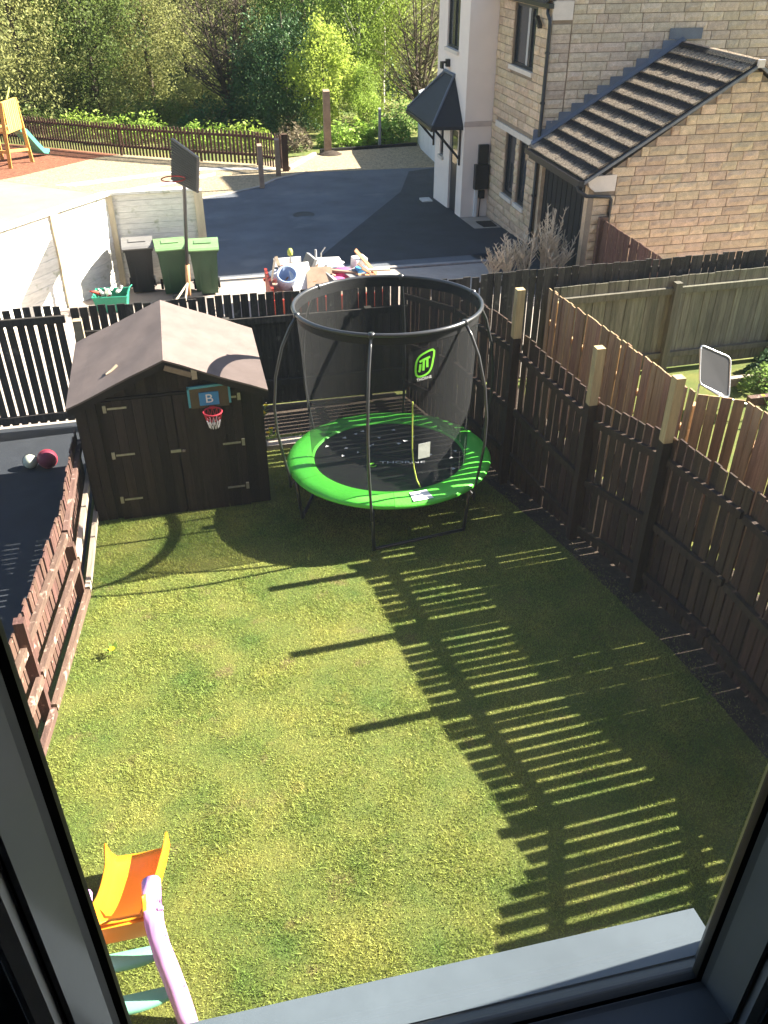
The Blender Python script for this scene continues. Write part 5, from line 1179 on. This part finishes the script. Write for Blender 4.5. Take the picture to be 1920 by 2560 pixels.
# ------------------------------------------------------------------ trees
def crown_co(seed, rx, ry, zc, rzz, ncl, per, ls, hang=0., spread=.26, low=0.):
    g = np.random.default_rng(seed); u = g.normal(size=(ncl, 3)); u /= np.linalg.norm(u, axis=1)[:, None]; r = g.uniform(.25, 1, ncl)**.6
    bump = 1+.22*np.sin(u[:, 0]*4+seed)+.18*np.sin(u[:, 2]*5+2*seed)+.12*g.normal(size=ncl)
    c = u*(r*bump)[:, None]*np.array([rx, ry, rzz])+np.array([0, 0, zc])
    c = c[c[:, 2] > low]; ncl = len(c)
    sz = g.uniform(.5, 1.25, ncl)
    p = np.repeat(c, per, 0)+g.normal(size=(ncl*per, 3))*np.repeat(sz, per)[:, None]*spread*np.array([rx, ry, rzz*(.8+hang)])*.55
    n = len(p); d1 = g.normal(size=(n, 3)); d1[:, 2] -= hang*2; d1 /= np.linalg.norm(d1, axis=1)[:, None]; d2 = np.cross(d1, g.normal(size=(n, 3))); d2 /= np.linalg.norm(d2, axis=1)[:, None]
    s_ = (ls*g.uniform(.55, 1.4, n))[:, None]
    return np.stack([np.stack([p-d1*s_, p+d2*s_*.55, p+d1*s_], 1), np.stack([p-d1*s_, p+d1*s_, p-d2*s_*.55], 1)], 1).reshape(-1, 3, 3)
def limbs(seed, h, rad, n, rise=.35, stems=1, twig=0, spread=.3):
    g = random.Random(seed); b = MB()
    for s_ in range(stems):
        aa = 2*math.pi*s_/max(1, stems)+g.uniform(-.3, .3); lean = 0 if stems == 1 else g.uniform(.08, spread)
        pts = []; x = y = 0
        for i in range(7):
            t = i/6; pts.append(Vector((lean*h*t**1.3*math.cos(aa)+g.uniform(-.05, .05)*h*.25*t, lean*h*t**1.3*math.sin(aa)+g.uniform(-.05, .05)*h*.25*t, h*t-.1)))
        b.tube(pts, [rad*(1-.85*i/6)/(1 if stems == 1 else 1.6) for i in range(7)], 7)
        for i in range(n):
            t = g.uniform(rise, .97); q = pts[0].lerp(pts[-1], t) if stems == 1 else pts[int(t*5)].lerp(pts[int(t*5)+1], t*5-int(t*5)); a = g.uniform(0, 6.28); L_ = h*g.uniform(.14, .32)*(1.15-t)
            e = q+Vector((L_*math.cos(a), L_*math.sin(a), L_*g.uniform(.4, 1.1))); m_ = q.lerp(e, .5)+Vector((0, 0, -.06*L_))
            r0_ = rad*(1-.8*t)*.42; b.tube([q, m_, e], [r0_, r0_*.6, r0_*.2], 5)
            for j in range(twig):
                t2 = g.uniform(.3, 1); q2 = q.lerp(e, t2); a2 = a+g.uniform(-1.2, 1.2); l2 = L_*g.uniform(.3, .6); b.tube([q2, q2+Vector((l2*math.cos(a2), l2*math.sin(a2), l2*g.uniform(.3, 1.2)))], [r0_*.35, r0_*.08], 3)
    return b
KIND = {
 'mid': (crown_co(1, 2.6, 2.4, 4.6, 3.9, 230, 75, .068, low=.5), 'leaf_mid', limbs(1, 8, .16, 26), 'bark_tree'),
 'olive': (crown_co(2, 2.8, 2.5, 4.4, 4.0, 240, 70, .062, low=.3), 'leaf_olive', limbs(2, 8, .15, 26), 'bark_tree'),
 'lime': (crown_co(3, 1.7, 1.7, 4.2, 3.8, 200, 75, .058, hang=.5, low=.4), 'leaf_lime', limbs(3, 8.5, .10, 30), 'bark_birch'),
 'maple': (crown_co(4, 1.25, 1.2, 2.5, 2.2, 140, 70, .062, low=.15), 'leaf_lime', limbs(4, 4.6, .07, 20, .15), 'bark_tree'),
 'dark': (crown_co(5, 1.7, 1.6, 2.2, 2.6, 190, 75, .062, low=.05), 'leaf_dark', limbs(5, 4.8, .11, 20, .1), 'bark_tree'),
 'bare': (crown_co(6, 2.3, 2.0, 5.0, 3.2, 120, 26, .045, low=1.2), 'leaf_olive', limbs(6, 8, .12, 26, .12, 7, 6, .30), 'bark_tree'),
}
KM = {k: (tri_mesh('crown', v[0], v[1]), v[2].mesh('trunk', v[3], True)) for k, v in KIND.items()}
def tree(kind, x, y, sc, rot, label, group=None, sz=None, name='tree'):
    t = thing(name, label, 'tree', (x, y, gprof(y)-.05), group, (0, 0, rot)); cm, tm_ = KM[kind]
    for nm, me in (('crown', cm), ('trunk', tm_)):
        o = bpy.data.objects.new(nm, me); COL.objects.link(o); o.parent = t; o.scale = (sc, sc, sz or sc)
T = [('olive', -6.2, 46.5, 1.15, 0.3, 'broad olive green tree at far left behind the climbing frame'),
     ('mid', -3.2, 47.5, 1.0, 1.2, 'mid green tree right of the broad olive tree'),
     ('olive', -.6, 50.0, 1.05, 2.2, 'thin olive tree left of the leafless branching tree'),
     ('bare', 3.0, 45.5, 1.0, .6, 'nearly leafless many stemmed tree in the middle of the trees'),
     ('dark', 5.2, 42.0, 1.0, .2, 'dark evergreen tree behind the tall timber post'),
     ('dark', 4.0, 43.5, .75, 1.4, 'small dark evergreen left of the large dark evergreen'),
     ('maple', 6.6, 40.2, 1.0, .8, 'bright yellow green young tree right of the dark evergreen'),
     ('maple', 8.2, 39.6, .62, 2.0, 'small bright green sapling left of the white wall'),
     ('lime', 8.9, 44.0, 1.0, .1, 'slender lime green birch with pale trunk'),
     ('lime', 10.4, 45.6, 1.1, 1.9, 'taller lime green birch nearest the cream house bay'),
     ('bare', 11.6, 43.2, .9, 2.4, 'thin branching tree beside the house bay'),
     ('mid', 6.9, 47.5, 1.05, .9, 'mid green tree behind the bright young tree')]
for k_, x, y, sc, rot, lab in T: tree(k_, x, y, sc, rot, lab, name={'lime': 'birch_tree', 'dark': 'evergreen_tree', 'bare': 'bare_tree'}.get(k_, 'tree'))
g = random.Random(21)
for i, (x, y) in enumerate([(-15, 53), (-10.5, 55), (-6, 58), (-2, 57), (1.5, 59), (5, 57), (9, 58.5), (13, 56), (17, 55), (-20, 58), (-13, 62), (-4, 65), (4, 66), (12, 65), (20, 62)]):
    tree(g.choice(['olive', 'mid', 'olive', 'lime', 'bare']), x, y, g.uniform(1.15, 1.55), g.uniform(0, 6), 'background tree in the wood behind the front row of trees', 'background trees of the wood')
for x, y, rx, ry, h, n, mt, lab in ((-8.2, 45, 1.8, .9, 1.5, 1800, 'leaf_olive', 'olive bush behind the climbing frame at far left'), (-3.6, 42.9, 1.6, .8, 1.1, 1500, 'leaf_bramble', 'bright bramble bush behind the left part of the picket fence'), (-1.2, 40.6, 1.5, .8, 1.2, 1500, 'leaf_bramble', 'bright bramble bush behind the middle of the picket fence'),
       (1.2, 38.6, 1.3, .7, .95, 1200, 'leaf_bramble', 'low bramble bush behind the right part of the picket fence'), (2.9, 37.3, 1.2, .7, 1.1, 1200, 'leaf_bramble', 'bramble bush just left of the end of the picket fence'), (4.75, 36.4, .75, .6, 1.05, 700, 'leaf_brown', 'dark brownish shrub beside the end of the picket fence'),
       (6.9, 37.0, 1.2, .7, .95, 1500, 'leaf_bramble', 'bright bramble bank right of the tall timber post'), (8.5, 37.1, 1.1, .7, 1.1, 1400, 'leaf_bramble', 'bramble bank beside the white wall'), (-5.8, 45.0, 1.6, .8, 1.3, 1500, 'leaf_mid', 'green bush behind the far left end of the picket fence'),
       (2.2, 43.5, 1.8, .9, 1.5, 1800, 'leaf_dark', 'dark undergrowth below the leafless tree'), (-.6, 45.5, 2.0, .9, 1.5, 1800, 'leaf_mid', 'green undergrowth below the thin olive tree'), (9.9, 39.6, 1.0, .7, 1.4, 1200, 'leaf_mid', 'green bush behind the white wall')):
    bush('bramble_bush', lab, x, y, rx, ry, h, n, .075, mt)
g = random.Random(77)
for i in range(13):
    x, y = -13+i*2.05+g.uniform(-.5, .5), 48.5+g.uniform(-1.2, 2.2)
    bush('undergrowth_bush', 'tall undergrowth bush between the trunks at the wood edge', x, y, g.uniform(1.5, 2.1), 1.0, g.uniform(1.9, 2.9), 2600, .075, g.choice(['leaf_olive', 'leaf_mid', 'leaf_olive', 'leaf_dark']), 'undergrowth bushes at the wood edge')
